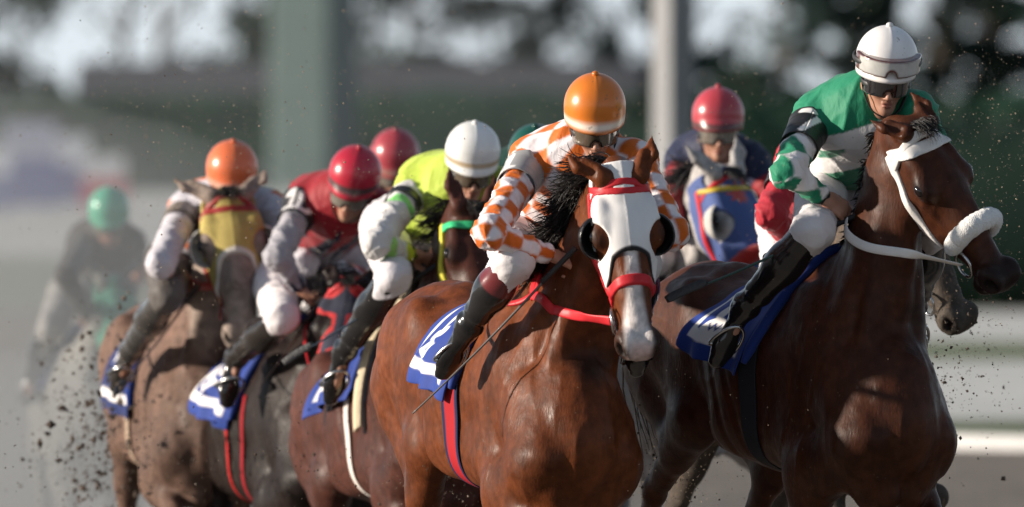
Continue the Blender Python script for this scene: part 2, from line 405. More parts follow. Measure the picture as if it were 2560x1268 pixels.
def make_horse(key, wpx, yaw, poll, muzzle, nyaw, legs='A', res=.012, ear=None, coat=(.1, .04, .02), points=(.012, .010, .010),
               colfn=None, label='', hs=1.0, mouth=0., matname='coat', neckw=1., wz=1.60, nose=.0, HS=1.1, n1=(0, 0, 0), rough=.46, pitch=0., zs=1.09):
    h = Horse(); a = R(yaw); h.key = key
    fw = np.array((sin(a), -cos(a), 0)); lf = np.array((cos(a), sin(a), 0)); h.pt = R(pitch); h.M = np.stack([fw, lf, (0, 0, 1)], 1)@np.array(Matrix.Rotation(-R(pitch), 3, 'Y'))
    w = P(*wpx); h.loc = w-h.M@np.array((0, 0, wz)); h.rz = a-pi/2; h.foot = 1.60-1.60*zs
    root = empty('racehorse', h.loc, h.rz, -h.pt); h.root = root
    tag(root, label, 'horse', 'racehorses galloping in the pack')
    po = to_l(h, P(*poll)); mu = to_l(h, P(*muzzle)); hx = unit(mu-po)
    nh = h.M.T@np.array((sin(R(nyaw)), -cos(R(nyaw)), 0)); hz = unit(nh-hx*(nh@hx)); hy = np.cross(hz, hx)
    HM = np.stack([hx, hy, hz], 1)*HS; h.HS = HS; h.HM, h.po = HM, po
    h.hp = head_prims(ear, mouth)
    # body
    body = [(Cone((.0, 0, 1.20), (-.38, 0, 1.18), (.235, .38), (.285, .335)), .02), (Cone((-.38, 0, 1.20), (-.76, 0, 1.27), (.285, .315), (.265, .255)), .06),
            (Cone((-.76, 0, 1.28), (-1.0, 0, 1.30), (.265, .245), (.255, .265)), .06), (Cone((-1.0, 0, 1.30), (-1.24, 0, 1.22), (.25, .26), (.19, .21)), .06),
            (Cone((.02, 0, 1.18), (.28, 0, 1.09), (.22, .36), (.20, .29)), .08), (Cone((.24, 0, 1.06), (.40, 0, 1.00), (.18, .23), (.14, .17)), .08),
            (Cone((-.28, 0, 1.45), (.06, 0, 1.50), (.085, .10), (.075, .10)), .10), (Cone((.06, 0, 1.50), (.25, 0, 1.42), (.07, .10), (.07, .12)), .10),
            (Cone((-.80, 0, 1.47), (-1.12, 0, 1.44), (.10, .10), (.08, .08)), .10)]
    for s in (1, -1):
        body += [(Cone((.0, s*.125, 1.42), (.37, s*.158, .98), (.07, .115), (.09, .12)), .035),       # shoulder blade
                 (Cone((-.10, s*.155, 1.31), (.10, s*.180, .93), (.06, .09), (.075, .10)), .035),      # triceps
                 (Ell((.385, s*.086, .93), (.11, .085, .19), rotm((0, 1, 0), .30)), .022), (Cone((.44, s*.035, 1.02), (.40, s*.05, .80), (.05, .05), (.06, .06)), .02),             # breast
                 (Cone((.28, s*.13, 1.22), (.43, s*.125, .99), (.06, .08), (.08, .085)), .03),
                 (Cone((-.05, s*.17, .98), (-.48, s*.20, 1.02), (.07, .10), (.07, .09)), .08),
                 (Cone((-.78, s*.185, 1.44), (-1.02, s*.15, 1.34), (.07, .09), (.10, .16)), .06),
                 (Ell((-1.16, s*.10, 1.20), (.16, .12, .20)), .05)]
    def zsc(p):
        if not (zs != 1): return p
        f = lambda q: np.array((q[0], q[1], 1.60+(q[2]-1.60)*zs)); g = lambda r: r*np.array((1, .5+.5*zs))
        if isinstance(p, Cone): return Cone(f(p.A), f(p.B), g(p.ra), g(p.rb), p.U)
        return Ell(f(p.c), p.r*np.array((1, 1, zs)), p.M)
    N0 = np.array((.10, 0, 1.23)); N2 = po+HM@np.array((-.005, 0, -.125)); ln = np.linalg.norm(N2-N0)
    N1 = .5*(N0+N2)+np.array((-.01, 0, .02))+np.array((0, 0, .04))+np.asarray(n1)
    ts = np.linspace(0, 1, 7); C = [((1-t)**2)*N0+2*t*(1-t)*N1+t*t*N2 for t in ts]
    rv = np.array([.285, .245, .205, .172, .148, .132, .118]); ru = np.array([.175, .135, .108, .090, .080, .075, .070])*neckw
    h.neck = C; h.nrv = rv; neck = []
    for i in range(6):
        U = unit(lerp((0, 1, 0), hy, ts[i]*.9)); neck.append((Cone(C[i], C[i+1], (ru[i], rv[i]), (ru[i+1], rv[i+1]), U=U), .05))
    for s in (1, -1):     # muscles each side of the jugular groove
        U = hy/HS; a0 = N0+np.array((.24, s*.10, -.06)); a1 = lerp(C[6], C[5], .6)+s*.055*hy+HM@np.array((.07, 0, -.05))
        neck.append((Cone(a0, a1, (.055, .06), (.032, .040)), .022))
        neck.append((Cone(N0+np.array((.10, s*.125, .08)), C[4]+s*.052*hy, (.055, .09), (.03, .06)), .03))
    h.hooves = []
    for nm in ('FR', 'FL', 'HR', 'HL'):
        pr, H = leg_prims(nm[0], -1 if nm[1] == 'R' else 1, LEGSETS[legs][nm]); body += pr; h.hooves.append(H)
    body = [(zsc(p), k, '+') for p, k in body]+[(p, k, '+') for p, k in neck]
    hp = [(p.xf(HM, po), k, m) for p, k, m in h.hp]
    allp = body+hp
    lo = np.min([p.bounds()[0] for p, k, m in allp], 0)-.04; hi = np.max([p.bounds()[1] for p, k, m in allp], 0)+.04
    F = Fld(lo, hi, res); F.ops(allp); h.F = F
    V, Q = F.mesh(2); Vn = vnormals(V, Q)
    sh = sstep(-.25, -.05, V[:, 0])*sstep(.75, .95, V[:, 2])*sstep(1.62, 1.45, V[:, 2]); hq = sstep(-.72, -.95, V[:, 0])
    hlx = lambda Q_: Q_[:, 0]
    rid = lambda Q_, s_, k_: (1-np.abs(wob(Q_, s_, k_)).clip(0, 1))**3
    V = V+Vn*(.0016*wob(V*np.array((1, 1, .45)), 38, 3)+.0022*wob(V, 13, 4)+sh*(.0042*rid(V*np.array((1.1, 1, .18)), 20, 5)+.0016*rid(V*np.array((1, 1, .4)), 36, 7)+.001*rid(V, 11, 8))
              +.0032*(1-np.abs(wob(V*np.array((1, 1, .6)), 8, 21)).clip(0, 1))**16*sstep(-.9, -.6, hlx(V))+hq*(.0040*rid(V*np.array((1, 1, .30)), 13, 6)+.002*rid(V, 26, 9))-.0045*bandf(V[:, 0], -.62, -.18, .05)*np.clip(np.sin(V[:, 0]*62+V[:, 2]*18), -1, 0)*bandf(V[:, 2], .85, 1.32, .06)*-1)[:, None]
    # coat
    hl = (V-po)@HM/HS**2
    inhead = sstep(.16, .06, np.maximum(np.abs(hl[:, 0]-.28)-.26, 0)+np.maximum(np.abs(hl[:, 1])-.14, 0)+np.maximum(-.28-hl[:, 2], 0)+np.maximum(hl[:, 2]-.04, 0))
    n = wob(V, 7, 11); n2 = wob(V*np.array((1, 1, .3)), 45, 12)
    c = np.asarray(coat)*np.ones((len(V), 3))*(1+.22*n+.10*n2+.12*wob(V, 20, 13))[:, None]
    c = mixc(c, points, sstep(.62, .36, V[:, 2]+.03*n)*(1-inhead))
    mz = sstep(.44, .56, hl[:, 0])*inhead
    c = mixc(c, np.asarray(points)*1.3, mz*.85)
    if colfn: c = colfn(c, V, hl, inhead, n)
    nost = np.min([np.linalg.norm((hl-np.array((.588, s*.050*WY, -.040)))/np.array((.034, .022*WY, .027)), axis=1) for s in (1, -1)], 0)
    c = mixc(c, (.006, .004, .004), sstep(1.1, .75, nost))
    er = np.min([np.linalg.norm((hl-np.array((.198, s*.091*WY, -.040)))/np.array((.052, .04, .042)), axis=1) for s in (1, -1)], 0); c = mixc(c, np.asarray(points), sstep(1.1, .5, er)*.75)
    m = mat(matname, rough=rough, spec=.15, attr=True, bump=.32, bscale=110, bstretch=(1, 1, .35), bdist=.005, var=.30, vscale=26, rvar=.14, sheen=0.0, speck=nose)
    meshobj('body', V, Q, m, root, c)
    # eyes
    for s in (1, -1):
        e = np.array((.196, s*.098*WY, -.040)); Vs, Fs = uvsphere(14, 10); Vs = (Vs*np.array((.023, .016, .017))+e)@HM.T+po
        meshobj('eye', Vs, Fs, mat('horse_eye', (.010, .006, .005), rough=.08, spec=.8, var=0), root)
    HORSES[key] = h; return h
def uvsphere(nu, nv):
    u = np.linspace(0, 2*pi, nu, endpoint=False); v = np.linspace(.12, pi-.12, nv)
    V = np.stack([np.outer(np.sin(v), np.cos(u)), np.outer(np.sin(v), np.sin(u)), np.outer(np.cos(v), np.ones(nu))], -1).reshape(-1, 3)
    i, j = np.meshgrid(np.arange(nv-1), np.arange(nu), indexing='ij'); i = i.ravel(); j = j.ravel(); k = (j+1) % nu
    F = np.stack([i*nu+j, (i+1)*nu+j, (i+1)*nu+k, i*nu+k], 1)
    ju = np.arange(0, nu, 2); V = np.concatenate([V, [[0, 0, 1.0]], [[0, 0, -1.0]]]); n = len(V)
    t = np.stack([np.full(nu//2, n-2), ju, ju+1, (ju+2) % nu], 1); b = (nv-1)*nu
    bt = np.stack([np.full(nu//2, n-1), b+(ju+2) % nu, b+ju+1, b+ju], 1)
    return V, np.concatenate([F, t, bt])

# --- tack cut from the head's own surface, so that it lies on it
def head_field(h, h_=.004):
    if not hasattr(h, 'HF'):
        f = Fld((-.06, -.19, -.34), (.66, .19, .10), h_)
        f.ops([q for q in h.hp if not (isinstance(q[0], Cone) and (q[0].B[0] < -.02))])
        # upper neck, so that straps behind the jaw close round it
        f.op(Cone((-.05, 0, -.13), (.02, 0, -.12), (.075, .11), (.075, .10)), .05); h.HF = f
    return h.HF
def from_head(h, a, f, name, m, col=None, label=None, sm=3, parent=None):
    V, Q = nets(a, f.lo, f.h, sm)
    if len(Q) == 0: return None
    c = col(V) if callable(col) else col
    Vw = V@h.HM.T+h.po
    o = meshobj(name, Vw, Q, m, parent or h.root, c)
    if label: o['label'] = label
    return o
def smax(a, b, k=.006):
    h = np.maximum(k-np.abs(a-b), 0)/k; return np.maximum(a, b)+h*h*k*.25
def strap(h, name, m, c, nrm, w, off=.007, keep=None, label=None, col=None, parent=None):
    """a strap lying in the plane through c with normal nrm (head frame); keep(X,Y,Z) < 0 limits it"""
    f = head_field(h); X, Y, Z = f.grid(); nrm = unit(nrm)
    sl = np.abs((X-c[0])*nrm[0]+(Y-c[1])*nrm[1]+(Z-c[2])*nrm[2])-w/2
    a = smax(f.a-off, sl.astype(np.float32), .004)
    if keep is not None: a = smax(a, keep(X, Y, Z).astype(np.float32), .004)
    return from_head(h, a.astype(np.float32), f, name, m, col, label, 2, parent)
def bridle(h, m, w=.022, browband=True, noseband=.40, cheek=True, throat=False, nbw=None, off=.008):
    if browband: strap(h, 'browband', m, (.075, 0, 0), (1, 0, -.35), w*1.15, .009, lambda X, Y, Z: -(Z+.105)+0*X+0*Y)
    if cheek:
        for s in (1, -1):
            strap(h, 'cheekpiece', m, (.075, s*.08, -.12), (.22, 0, 1.0), w, off, lambda X, Y, Z, s=s: np.maximum(np.maximum(-Y*s+.02, X-.47), .03-X)+0*Z)
    if noseband: strap(h, 'noseband', m, (noseband, 0, -.03), (1, 0, .25), nbw or w*1.2, .010)
    if throat: strap(h, 'throatlash', m, (.085, 0, -.11), (.79, 0, 1), w*.5, .007, lambda X, Y, Z: Z+.105+0*X+0*Y)
    strap(h, 'headpiece', m, (.03, 0, 0), (1, 0, .42), w*.8, .010, lambda X, Y, Z: -(Z+.115)+0*X+0*Y)
def buckle(h, x, s, z, m, sz=.013):
    f = head_field(h); rr = np.linspace(.02, .17, 90); c = np.array((x, 0, z)); v = f.at(c+rr[:, None]*np.array((0, s, 0.))); y = rr[np.argmax(v > 0)]+.012
    q = np.array([(-1, 0, -.8), (-1, 0, .8), (-.9, 0, 1), (.9, 0, 1), (1, 0, .8), (1, 0, -.8), (.9, 0, -1), (-.9, 0, -1)])*sz+np.array((x, s*y, z))
    V, Q = tube(q, .0026, 6, closed=True); meshobj('buckle', V@h.HM.T+h.po, Q, m, h.root)
def shadow_roll(h, m, x=.385, r=.030, label=None):
    f = head_field(h); th = np.linspace(-R(118), R(118), 40); pts = []
    for t in th:
        d = np.array((0, sin(t), cos(t))); c = np.array((x+.05*(1-cos(t))*.35, 0, -.06)); rr = np.linspace(.01, .14, 60)
        v = f.at(c+rr[:, None]*d); i = np.argmax(v > 0); pts.append(c+(rr[i]+r*.62)*d)
    prof = r*(.62+.42*np.sqrt(np.clip(1-(np.linspace(-1, 1, 40))**6, 0, 1)))
    V, Q = tube(catmull(pts, 90), np.interp(np.linspace(0, 1, 90), np.linspace(0, 1, 40), prof), 22)
    V = V+.0022*np.stack([wob(V, 190, 5), wob(V, 170, 6), wob(V, 180, 8)], 1)
    o = meshobj('shadow_roll', V@h.HM.T+h.po, Q, m, h.root)
    if label: o['label'] = label
def bit_ring(h, m, s=-1, x=.475, r=.044):
    t = np.linspace(0, 2*pi, 24, endpoint=False); c = np.array((x, s*.068, -.095))
    pts = c+np.stack([r*np.cos(t)*1.0, s*.012*np.sin(t), r*np.sin(t)], 1)
    V, Q = tube(pts, .0055, 8, closed=True); meshobj('bit_ring', V@h.HM.T+h.po, Q, m, h.root)
def hood(h, m, colfn, holes, front=.40, label='', earhole=.045, cups=None, rim=None, back=-.02, low=-.20, name='blinker_hood', fcurve=.9):
    """a cloth hood over the head with eye holes, ear holes and an arched lower front edge"""
    f = head_field(h); X, Y, Z = f.grid()
    a = f.a-.007
    edge = X-(front+fcurve*np.clip(-Z-.01, 0, 1)+6*Y*Y)           # front edge, further down on the cheeks
    a = smax(a, edge.astype(np.float32)); a = smax(a, (back-X+0*Y+0*Z).astype(np.float32)); a = smax(a, (low-Z+0*X+0*Y).astype(np.float32))
    for s in (1, -1):
        e = np.sqrt(((X-holes[0])/holes[2])**2+((Z-holes[1])/holes[3])**2+0*Y)
        a = np.maximum(a, np.where(Y*s > .02, (1-e)*min(holes[2:4]), -1).astype(np.float32))
        e = np.sqrt(((X-holes[0]-.008+.25*(np.abs(Y)-.12))/(holes[2]*1.35))**2+((Y*s-.130)/.062)**2+0*Z); a = np.maximum(a, np.where(Z > -.10, (1-e)*.05, -1).astype(np.float32))
        e = np.sqrt(((X-.015)/earhole)**2+((Y-s*.060*WY)/(earhole*.95))**2+((Z+.015)/.06)**2); a = np.maximum(a, ((1-e)*earhole).astype(np.float32))
    a = a-.0022*np.exp(-(Y/.0035)**2)*(f.a < .02)
    o = from_head(h, a.astype(np.float32), f, name, m, colfn, label)
    if cups is not None:
        for s in (1, -1):
            g = Fld((holes[0]-.11, -.19, -.16), (holes[0]+.11, .19, .09), .0045); X, Y, Z = g.grid()
            c = np.array((holes[0]-.005, s*.082*WY, holes[1]))
            r = np.sqrt(((X-c[0])/1.12)**2+((Y-c[1])/1.0)**2+((Z-c[2])/1.0)**2); sh = np.abs(r-.062)-.0045
            nrm = unit((.35, -s*.35, .87)); pl = (X-c[0])*nrm[0]+(Y-c[1])*nrm[1]+(Z-c[2])*nrm[2]+.002
            b = smax(sh, pl, .004); b = np.maximum(b, (.078-Y*s)+0*X+0*Z)
            from_head(h, b.astype(np.float32), g, 'blinker_cup', cups, None)
    return o
# --- saddle cloth, girth, saddle
def profile(h):
    if hasattr(h, 'prof'): return h.prof
    xs = np.arange(-.86, .22, .02); fi = np.linspace(0, R(178), 90); rr = np.arange(.02, .55, .005); T = np.arange(0, 1.30, .01)
    pr = []
    for x in xs:
        zc = 1.24
        D = np.stack([0*fi, -np.sin(fi), np.cos(fi)], 1); pts = np.array((x, 0, zc))+rr[None, :, None]*D[:, None]
        v = h.F.at(pts); hit = (v > 0); i = np.argmax(hit, 1); i = np.where(hit.any(1), i, len(rr)-1)
        rad = rr[i]; 
        for _ in range(2): rad = np.convolve(np.pad(rad, 3, mode='edge'), np.ones(7)/7, 'valid')
        p = np.array((x, 0, zc))+rad[:, None]*D; s = np.concatenate([[0], np.cumsum(np.linalg.norm(np.diff(p, axis=0), axis=1))])
        pr.append(np.stack([np.interp(T, s, p[:, d]) for d in range(3)], 1))
    h.prof = (xs, T, np.array(pr)); return h.prof
def skin(h, x, t, side=-1):
    """point on the trunk at length x, distance t down from the spine on one side"""
    xs, T, A = profile(h); fx = np.clip((x-xs[0])/.02, 0, len(xs)-1.001); ft = np.clip(t/.01, 0, len(T)-1.001)
    i = fx.astype(int); j = ft.astype(int); a = (fx-i)[..., None]; b = (ft-j)[..., None]
    p = (A[i, j]*(1-a)+A[i+1, j]*a)*(1-b)+(A[i, j+1]*(1-a)+A[i+1, j+1]*a)*b
    if side > 0: p = p*np.array((1, -1, 1))
    return p
def outward(h, p):
    c = p.copy(); c[..., 1] *= .0; c[..., 2] = 1.24; d = p-c; return d/np.linalg.norm(d, axis=-1, keepdims=True)
def saddle_cloth(h, m, colfn, xf=(.02, -.22), xb=(-.50, -.60), drop=.47, flare=.03, label=None, sides=(-1, 1), roll=True, rollm=None, seed=0, n=(110, 110), dropb=None):
    dropb = drop if dropb is None else dropb
    for s in sides:
        u, v = np.meshgrid(np.linspace(0, 1, n[0]), np.linspace(0, 1, n[1]), indexing='ij')
        dr = drop+(dropb-drop)*u; t = v*dr
        x = (xf[0]+(xf[1]-xf[0])*v)*(1-u)+(xb[0]+(xb[1]-xb[0])*v)*u
        p = skin(h, x, t, s); o = outward(h, p)
        lift = .012+.010*sstep(.5, 1, v)+flare*sstep(.45, 1., v)*(.3+.7*u)*(.6+.5*np.sin(u*7+seed+v*2))+.012*sstep(.4, 1, v)*np.sin(u*17+seed*2+v*3)+.008*sstep(.2, .9, v)*np.sin(u*9-v*8+seed)
        lift = np.maximum(lift, .010)
        G = p+o*lift[..., None]
        V, Q = sheet(G, .006, None if s < 0 else None)
        c = colfn(u.ravel(), t.ravel(), x.ravel(), dr.ravel()) if s < 0 else colfn(u.ravel(), t.ravel(), x.ravel(), dr.ravel(), True)
        c = np.concatenate([c, c])
        ob = meshobj('saddle_cloth', V, Q, m, h.root, c)
        if label: ob['label'] = label
        if roll:
            k = np.linspace(0, 1, 60); tt = k*drop*.92; xx = xf[0]+(xf[1]-xf[0])*k*.92+.012; pp = skin(h, xx, tt, s); pp = pp+outward(h, pp)*.018
            V, Q = tube(pp, .021*np.interp(k, [0, .1, .9, 1], [.8, 1, 1, .6]), 12); meshobj('cloth_roll', V, Q, rollm or m, h.root, np.array((.010, .035, .21))*np.ones((len(V), 3)))
def girth(h, m, x=-.22, w=.075, t0=.38, t1=.98, colfn=None, sides=(-1, 1), off=.008, name='girth', dx=0.):
    for s in sides:
        u, v = np.meshgrid(np.linspace(0, 1, 15), np.linspace(0, 1, 50), indexing='ij'); t = t0+(t1-t0)*v; xx = x+w*(.5-u)+dx*v
        p = skin(h, xx, t, s); p = p+outward(h, p)*off; V, Q = sheet(p, .004); c = colfn(np.concatenate([u.ravel()]*2)) if colfn else None
        meshobj(name, V, Q, m, h.root, c)
def saddle(h, m):
    f = Fld((-.55, -.2, 1.40), (.08, .2, 1.80), .009)
    f.op(Cone((-.06, 0, 1.585), (-.36, 0, 1.545), (.115, .045), (.135, .045)), .02); f.op(Cone((-.38, 0, 1.555), (-.44, 0, 1.585), (.12, .03), (.09, .025)), .03)
    f.op(Cone((-.05, 0, 1.60), (-.02, 0, 1.625), (.06, .03), (.04, .02)), .03)
    V, Q = f.mesh(2); meshobj('saddle', V, Q, m, h.root)
def outside(h, p, r):
    p = np.array(p, float)
    for _ in range(3):
        d = h.F.at(p); g = h.F.grad(p); p = p+g*np.maximum(r-d, 0)[..., None]
    return p
def rein(h, m, pts, w=.016, flat=.22, name='rein', push=.006, hint=None):
    p = catmull(pts, 60); p = outside(h, p, push); p = catmull(p[::3], 60)
    V, Q = tube(p, w, 10, flat=flat, hint=h.F.grad(p, .03) if hint is None else hint); return meshobj(name, V, Q, m, h.root)
def mane(h, m, n=800, length=.22, lift=.4, side=1, forelock=True, seed=1, wind=(-.6, 0, .35), t0=.10, fl=160, sw=.0030):
    r = np.random.default_rng(seed); parts = []
    C = np.array(h.neck)
    lock = np.sort(r.uniform(t0, 1., max(12, n//14))); lk = r.normal(0, .28, (len(lock), 3))
    for k in range(n):
        li = r.integers(len(lock)); t = np.clip(lock[li]+r.normal(0, .010), .02, 1.); i = min(int(t*6), 5); f = t*6-i; c = lerp(C[i], C[i+1], f); T = unit(C[i+1]-C[i]); rv = h.nrv[i]*(1-f)+h.nrv[i+1]*f
        hy = lerp((0, 1, 0), h.HM[:, 1]/h.HS, t*.9); up = unit(np.cross(T, hy))
        if up[2] < 0 and abs(up[2]) > .1: up = -up
        b = c+up*(rv*.97)+hy*r.normal(0, .012); L = length*r.uniform(.55, 1.2)
        d0 = unit(up*.55+hy*side*r.uniform(0, .6)+lk[li]*.4+r.normal(0, .22, 3)); w = np.array(wind)*lift
        d1 = unit(hy*side*.9+w+np.array((0, 0, -.55))+lk[li]*.8+r.normal(0, .30, 3)); d2 = unit(d1+np.array((0, 0, -.5))+r.normal(0, .55, 3))
        p = [b-up*.012]
        for q in range(6): p.append(p[-1]+unit(lerp(d0, d1, q/2.) if q < 2 else lerp(d1, d2, (q-2)/3.))*L/6)
        V, Q = tube(catmull(p, 9), sw*np.array([1, 1, 1, .95, .9, .8, .65, .45, .15])*r.uniform(.6, 1.5), 4); parts.append((V, Q))
    if forelock:
        for k in range(fl):
            b = h.po+h.HM@np.array((.0+r.uniform(-.02, .02), r.normal(0, .018), .004)); d0 = h.HM@unit((.4, r.normal(0, .3), .7)); d1 = h.HM@unit((1, r.normal(0, .5), .15)); L = r.uniform(.05, .13)
            p = [b]
            for q in range(4): p.append(p[-1]+unit(lerp(d0, d1, q/3))*L/4)
            V, Q = tube(catmull(p, 7), .0018*np.linspace(1, .15, 7), 4); parts.append((V, Q))
    V, Q, _ = join(parts); tag(meshobj('mane', V, Q, m, h.root), kind='stuff')
def tail(h, m, n=90, seed=2):
    r = np.random.default_rng(seed); parts = []
    for k in range(n):
        b = np.array((-1.36, r.normal(0, .02), 1.40+r.normal(0, .02))); L = r.uniform(.5, .8); p = [b+(.05, 0, 0)]
        d0 = unit((-.7, r.normal(0, .08), -.35)); d1 = unit((-.25, .55+r.normal(0, .10), -1+r.normal(0, .1)))
        for q in range(6): p.append(p[-1]+unit(lerp(d0, d1, min(1, q/4)))*L/6)
        V, Q = tube(catmull(p, 9), .008*np.linspace(1, .15, 9), 4); parts.append((V, Q))
    V, Q, _ = join(parts); tag(meshobj('tail', V, Q, m, h.root), kind='stuff')

# ------------------------------------------------------------------ jockeys
class Jockey: pass
def hand_mesh(wr, dirv, palm, s, grip=1.0, res=.0042):
    """a fist round the reins: wr wrist, dirv towards the knuckles, palm = back-of-hand normal (points away from the palm); s = +1 left hand"""
    x = unit(dirv); z = unit(np.asarray(palm)-x*(np.asarray(palm)@x)); y = np.cross(z, x)     # y: to the left when looking along x with z up
    th = -s*1.0                                                                            # thumb side along y
    f = Fld((-.07, -.075, -.085), (.135, .075, .05), res)
    f.op(Cone((-.06, 0, 0), (.005, 0, 0), (.026, .019)), .01)
    f.op(Cone((.0, .0, .0), (.062, .002*th, .002), (.032, .017), (.041, .015)), .02)
    ln = [.040, .045, .042, .033]
    for i in range(4):
        yy = th*(.030-.020*i); b = np.array((.070-.004*abs(i-1), yy, .004)); L = ln[i]
        k1 = b+np.array((L*.80, 0, -L*.50)); k2 = k1+np.array((-.004, 0, -.030)); k3 = k2+np.array((-.026, 0, -.006))
        r = .0098 if i < 3 else .0085
        f.op(Cone(b+np.array((-.02, 0, -.002)), b, r*1.05), .008); f.op(Ell(b, (r*1.2, r*1.1, r*1.15)), .006)
        f.op(Cone(b, k1, r*1.05, r), .004); f.op(Cone(k1, k2, r, r*.92), .004); f.op(Cone(k2, k3, r*.92, r*.8), .003)
    t0 = np.array((.012, th*.030, -.006)); t1 = t0+np.array((.030, th*.020, -.016)); t2 = t1+np.array((.030, -th*.006, -.014)); t3 = t2+np.array((.014, -th*.018, -.008))
    f.op(Cone(t0, t1, .015, .0125), .014); f.op(Cone(t1, t2, .0118, .0105), .004); f.op(Cone(t2, t3, .0105, .008), .003)
    V, Q = f.mesh(2)
    M = np.stack([x, y, z], 1); return V@M.T+np.asarray(wr), Q
def make_jockey(key, h, label, helmet, face, hcol, trim, shR, shL, elR, haR, knR, anR, toR, jersey, pants=(.62, .59, .60), boots=None, hip=None,
                elL=None, haL=None, knL=None, anL=None, goggles='dark', band=None, helm_r=.114, bulk=1., skin_c=(.42, .215, .145), hgog=False, res=.008, hands=True, mud=.25, hump=.02, lift=.075, bootm='boot', pantsfn=None):
    j = Jockey(); j.h = h
    def pt(v):
        if v is None: return None
        v = np.asarray(v, float)
        if len(v) == 4: return v[:3]                                          # horse-local
        return sag(h, v[0], v[1], v[2]) if abs(v[2]) < 5 else to_l(h, P(*v))
    mir = lambda p: p*np.array((1, -1, 1))
    hc = pt(helmet); shR, shL, elR, haR, knR, anR, toR = map(pt, (shR, shL, elR, haR, knR, anR, toR))
    elL = mir(elR) if elL is None else pt(elL); haL = mir(haR) if haL is None else pt(haL); knL = mir(knR) if knL is None else pt(knL)
    anL = mir(anR) if anL is None else pt(anL); toL = anL+mir(toR-anR)
    hp = np.array((-.36, 0, 1.83)) if hip is None else pt(hip)
    org = np.array((-.25, 0, 1.66))
    root = empty('person', to_w(h, org), h.rz, -h.pt); tag(root, label, 'jockey', 'jockeys riding in the race'); j.root = root; j.org = org
    # head frame
    y_, p_, r_ = [R(a) for a in face]
    fw = np.array((sin(y_)*cos(p_), -cos(y_)*cos(p_), -sin(p_))); up = np.array((sin(r_), 0, cos(r_))); up = unit(up-fw*(up@fw)); lf = np.cross(up, fw)
    HM = h.M.T@np.stack([fw, lf, up], 1); dome_c = hc; hc = hc-HM@np.array((-.012, 0, lift)); j.HM, j.hc = HM, hc
    nb = .5*(shR+shL)+np.array((-.02, 0, .075)); ch = .5*(shR+shL)-np.array((.03, 0, .03)); lat = unit(shL-shR); bk = lerp(nb, hp, .30)+np.array((0, 0, hump))
    bones = [('T', nb, hp, .17), ('R', shR, elR, .06), ('r', elR, haR, .05), ('L', shL, elL, .06), ('l', elL, haL, .05)]
    wrR = haR-unit(haR-elR)*.015; wrL = haL-unit(haL-elL)*.015
    def torso(g=0.):
        wd = np.linalg.norm(shL-shR)*.5
        return [(Cone(ch+np.array((-.0, 0, -.01)), lerp(ch, hp, .5), (wd*.80+g, .118*bulk+g), (.148*bulk+g, .118*bulk+g), U=lat), .04),
                (Cone(lerp(ch, hp, .45), hp+np.array((.04, 0, .0)), (.148*bulk+g, .118*bulk+g), (.145*bulk+g, .11+g), U=lat), .06),
                (Cone(shR+lat*.03, shL-lat*.03, .072*bulk+g, U=lat), .08), (Cone(ch+np.array((.0, 0, .02)), nb+.35*(hc-nb), .10+g, .064+g), .08),
                (Cone(lerp(shR, bk, .45), lerp(shL, bk, .45), .085*bulk+g, U=lat), .10), (Cone(nb-np.array((.0, 0, .02)), bk, (.12*bulk+g, .085+g), (.16*bulk+g, .11*bulk+g), U=lat), .10)]
    def limbs(g=0.):
        o = []
        for a, b, c in ((shR, elR, wrR), (shL, elL, wrL)):
            o += [(Cone(a, b, .066*bulk+g, .054+g), .04), (Cone(b, c-unit(c-b)*.03, .053+g, .036+g), .03), (Ell(a, .070*bulk+g), .05)]
        return o
    loc = lambda V: V-org
    # --- jersey
    pr = torso()+limbs(); lo = np.min([p.bounds()[0] for p, k in pr], 0)-.03; hi = np.max([p.bounds()[1] for p, k in pr], 0)+.03
    F = Fld(lo, hi, res); F.ops(pr)
    X, Y, Z = F.grid()
    F.a = np.maximum(F.a, -((X-hp[0]-.02)+(Z-hp[2])*.15+0*Y)).astype(np.float32)        # hem at the waist
    j.F = F; V, Q = F.mesh(2); N = vnormals(V, Q)
    # folds run across the sleeves and fan over the back
    bi, u, an, rad = bonecoord(V, bones)
    arm = (bi > 0)
    rg_ = lambda Q_, s_, k_: (1-np.abs(wob(Q_, s_, k_)).clip(0, 1))**2.5-.3
    ua = np.stack([u*1.5+.035*np.sin(an), .06*np.cos(an)*.7, .06*np.sin(an)*.7+bi*3.3], 1)
    fold = np.where(arm, (.010*rg_(ua, 30, 31)+.006*rg_(ua, 55, 36))*sstep(-.06, .04, u), .009*rg_(V*np.array((1.3, 1, .8)), 12, 32)+.004*rg_(V, 27, 33))
    V = V+N*fold[:, None]
    c = jersey(V, bi, u, an, rad)
    jm = mat('silks', rough=.6, spec=.25, attr=True, bump=.38, bscale=22, bstretch=(1, 1, .5), bdist=.02, var=.05, sheen=.1, speck=mud*.55)
    meshobj('jersey', loc(V), Q, jm, root, c)
    # --- breeches
    def legs(g=0.):
        o = [(Cone(hp+np.array((.07, 0, -.01)), hp-np.array((.03, 0, -.01)), (.140+g, .115+g), (.145+g, .125+g)), .05)]
        for s, k in ((-1, knR), (1, knL)):
            o.append((Cone(hp+np.array((-.0, s*.085, -.02)), k, .105+g, .070+g), .05)); o.append((Ell(k, .058+g), .03))
        return o
    shin = lambda k, a: (Cone(k, lerp(k, a, .45), .062, .062), Cone(lerp(k, a, .4), a, .062, .044))
    pr = legs()+[(shin(knR, anR)[0], .03), (shin(knL, anL)[0], .03)]
    lo = np.min([p.bounds()[0] for p, k in pr], 0)-.02; hi = np.max([p.bounds()[1] for p, k in pr], 0)+.02
    B = Fld(lo, hi, res*1.15).ops(pr); X, Y, Z = B.grid()
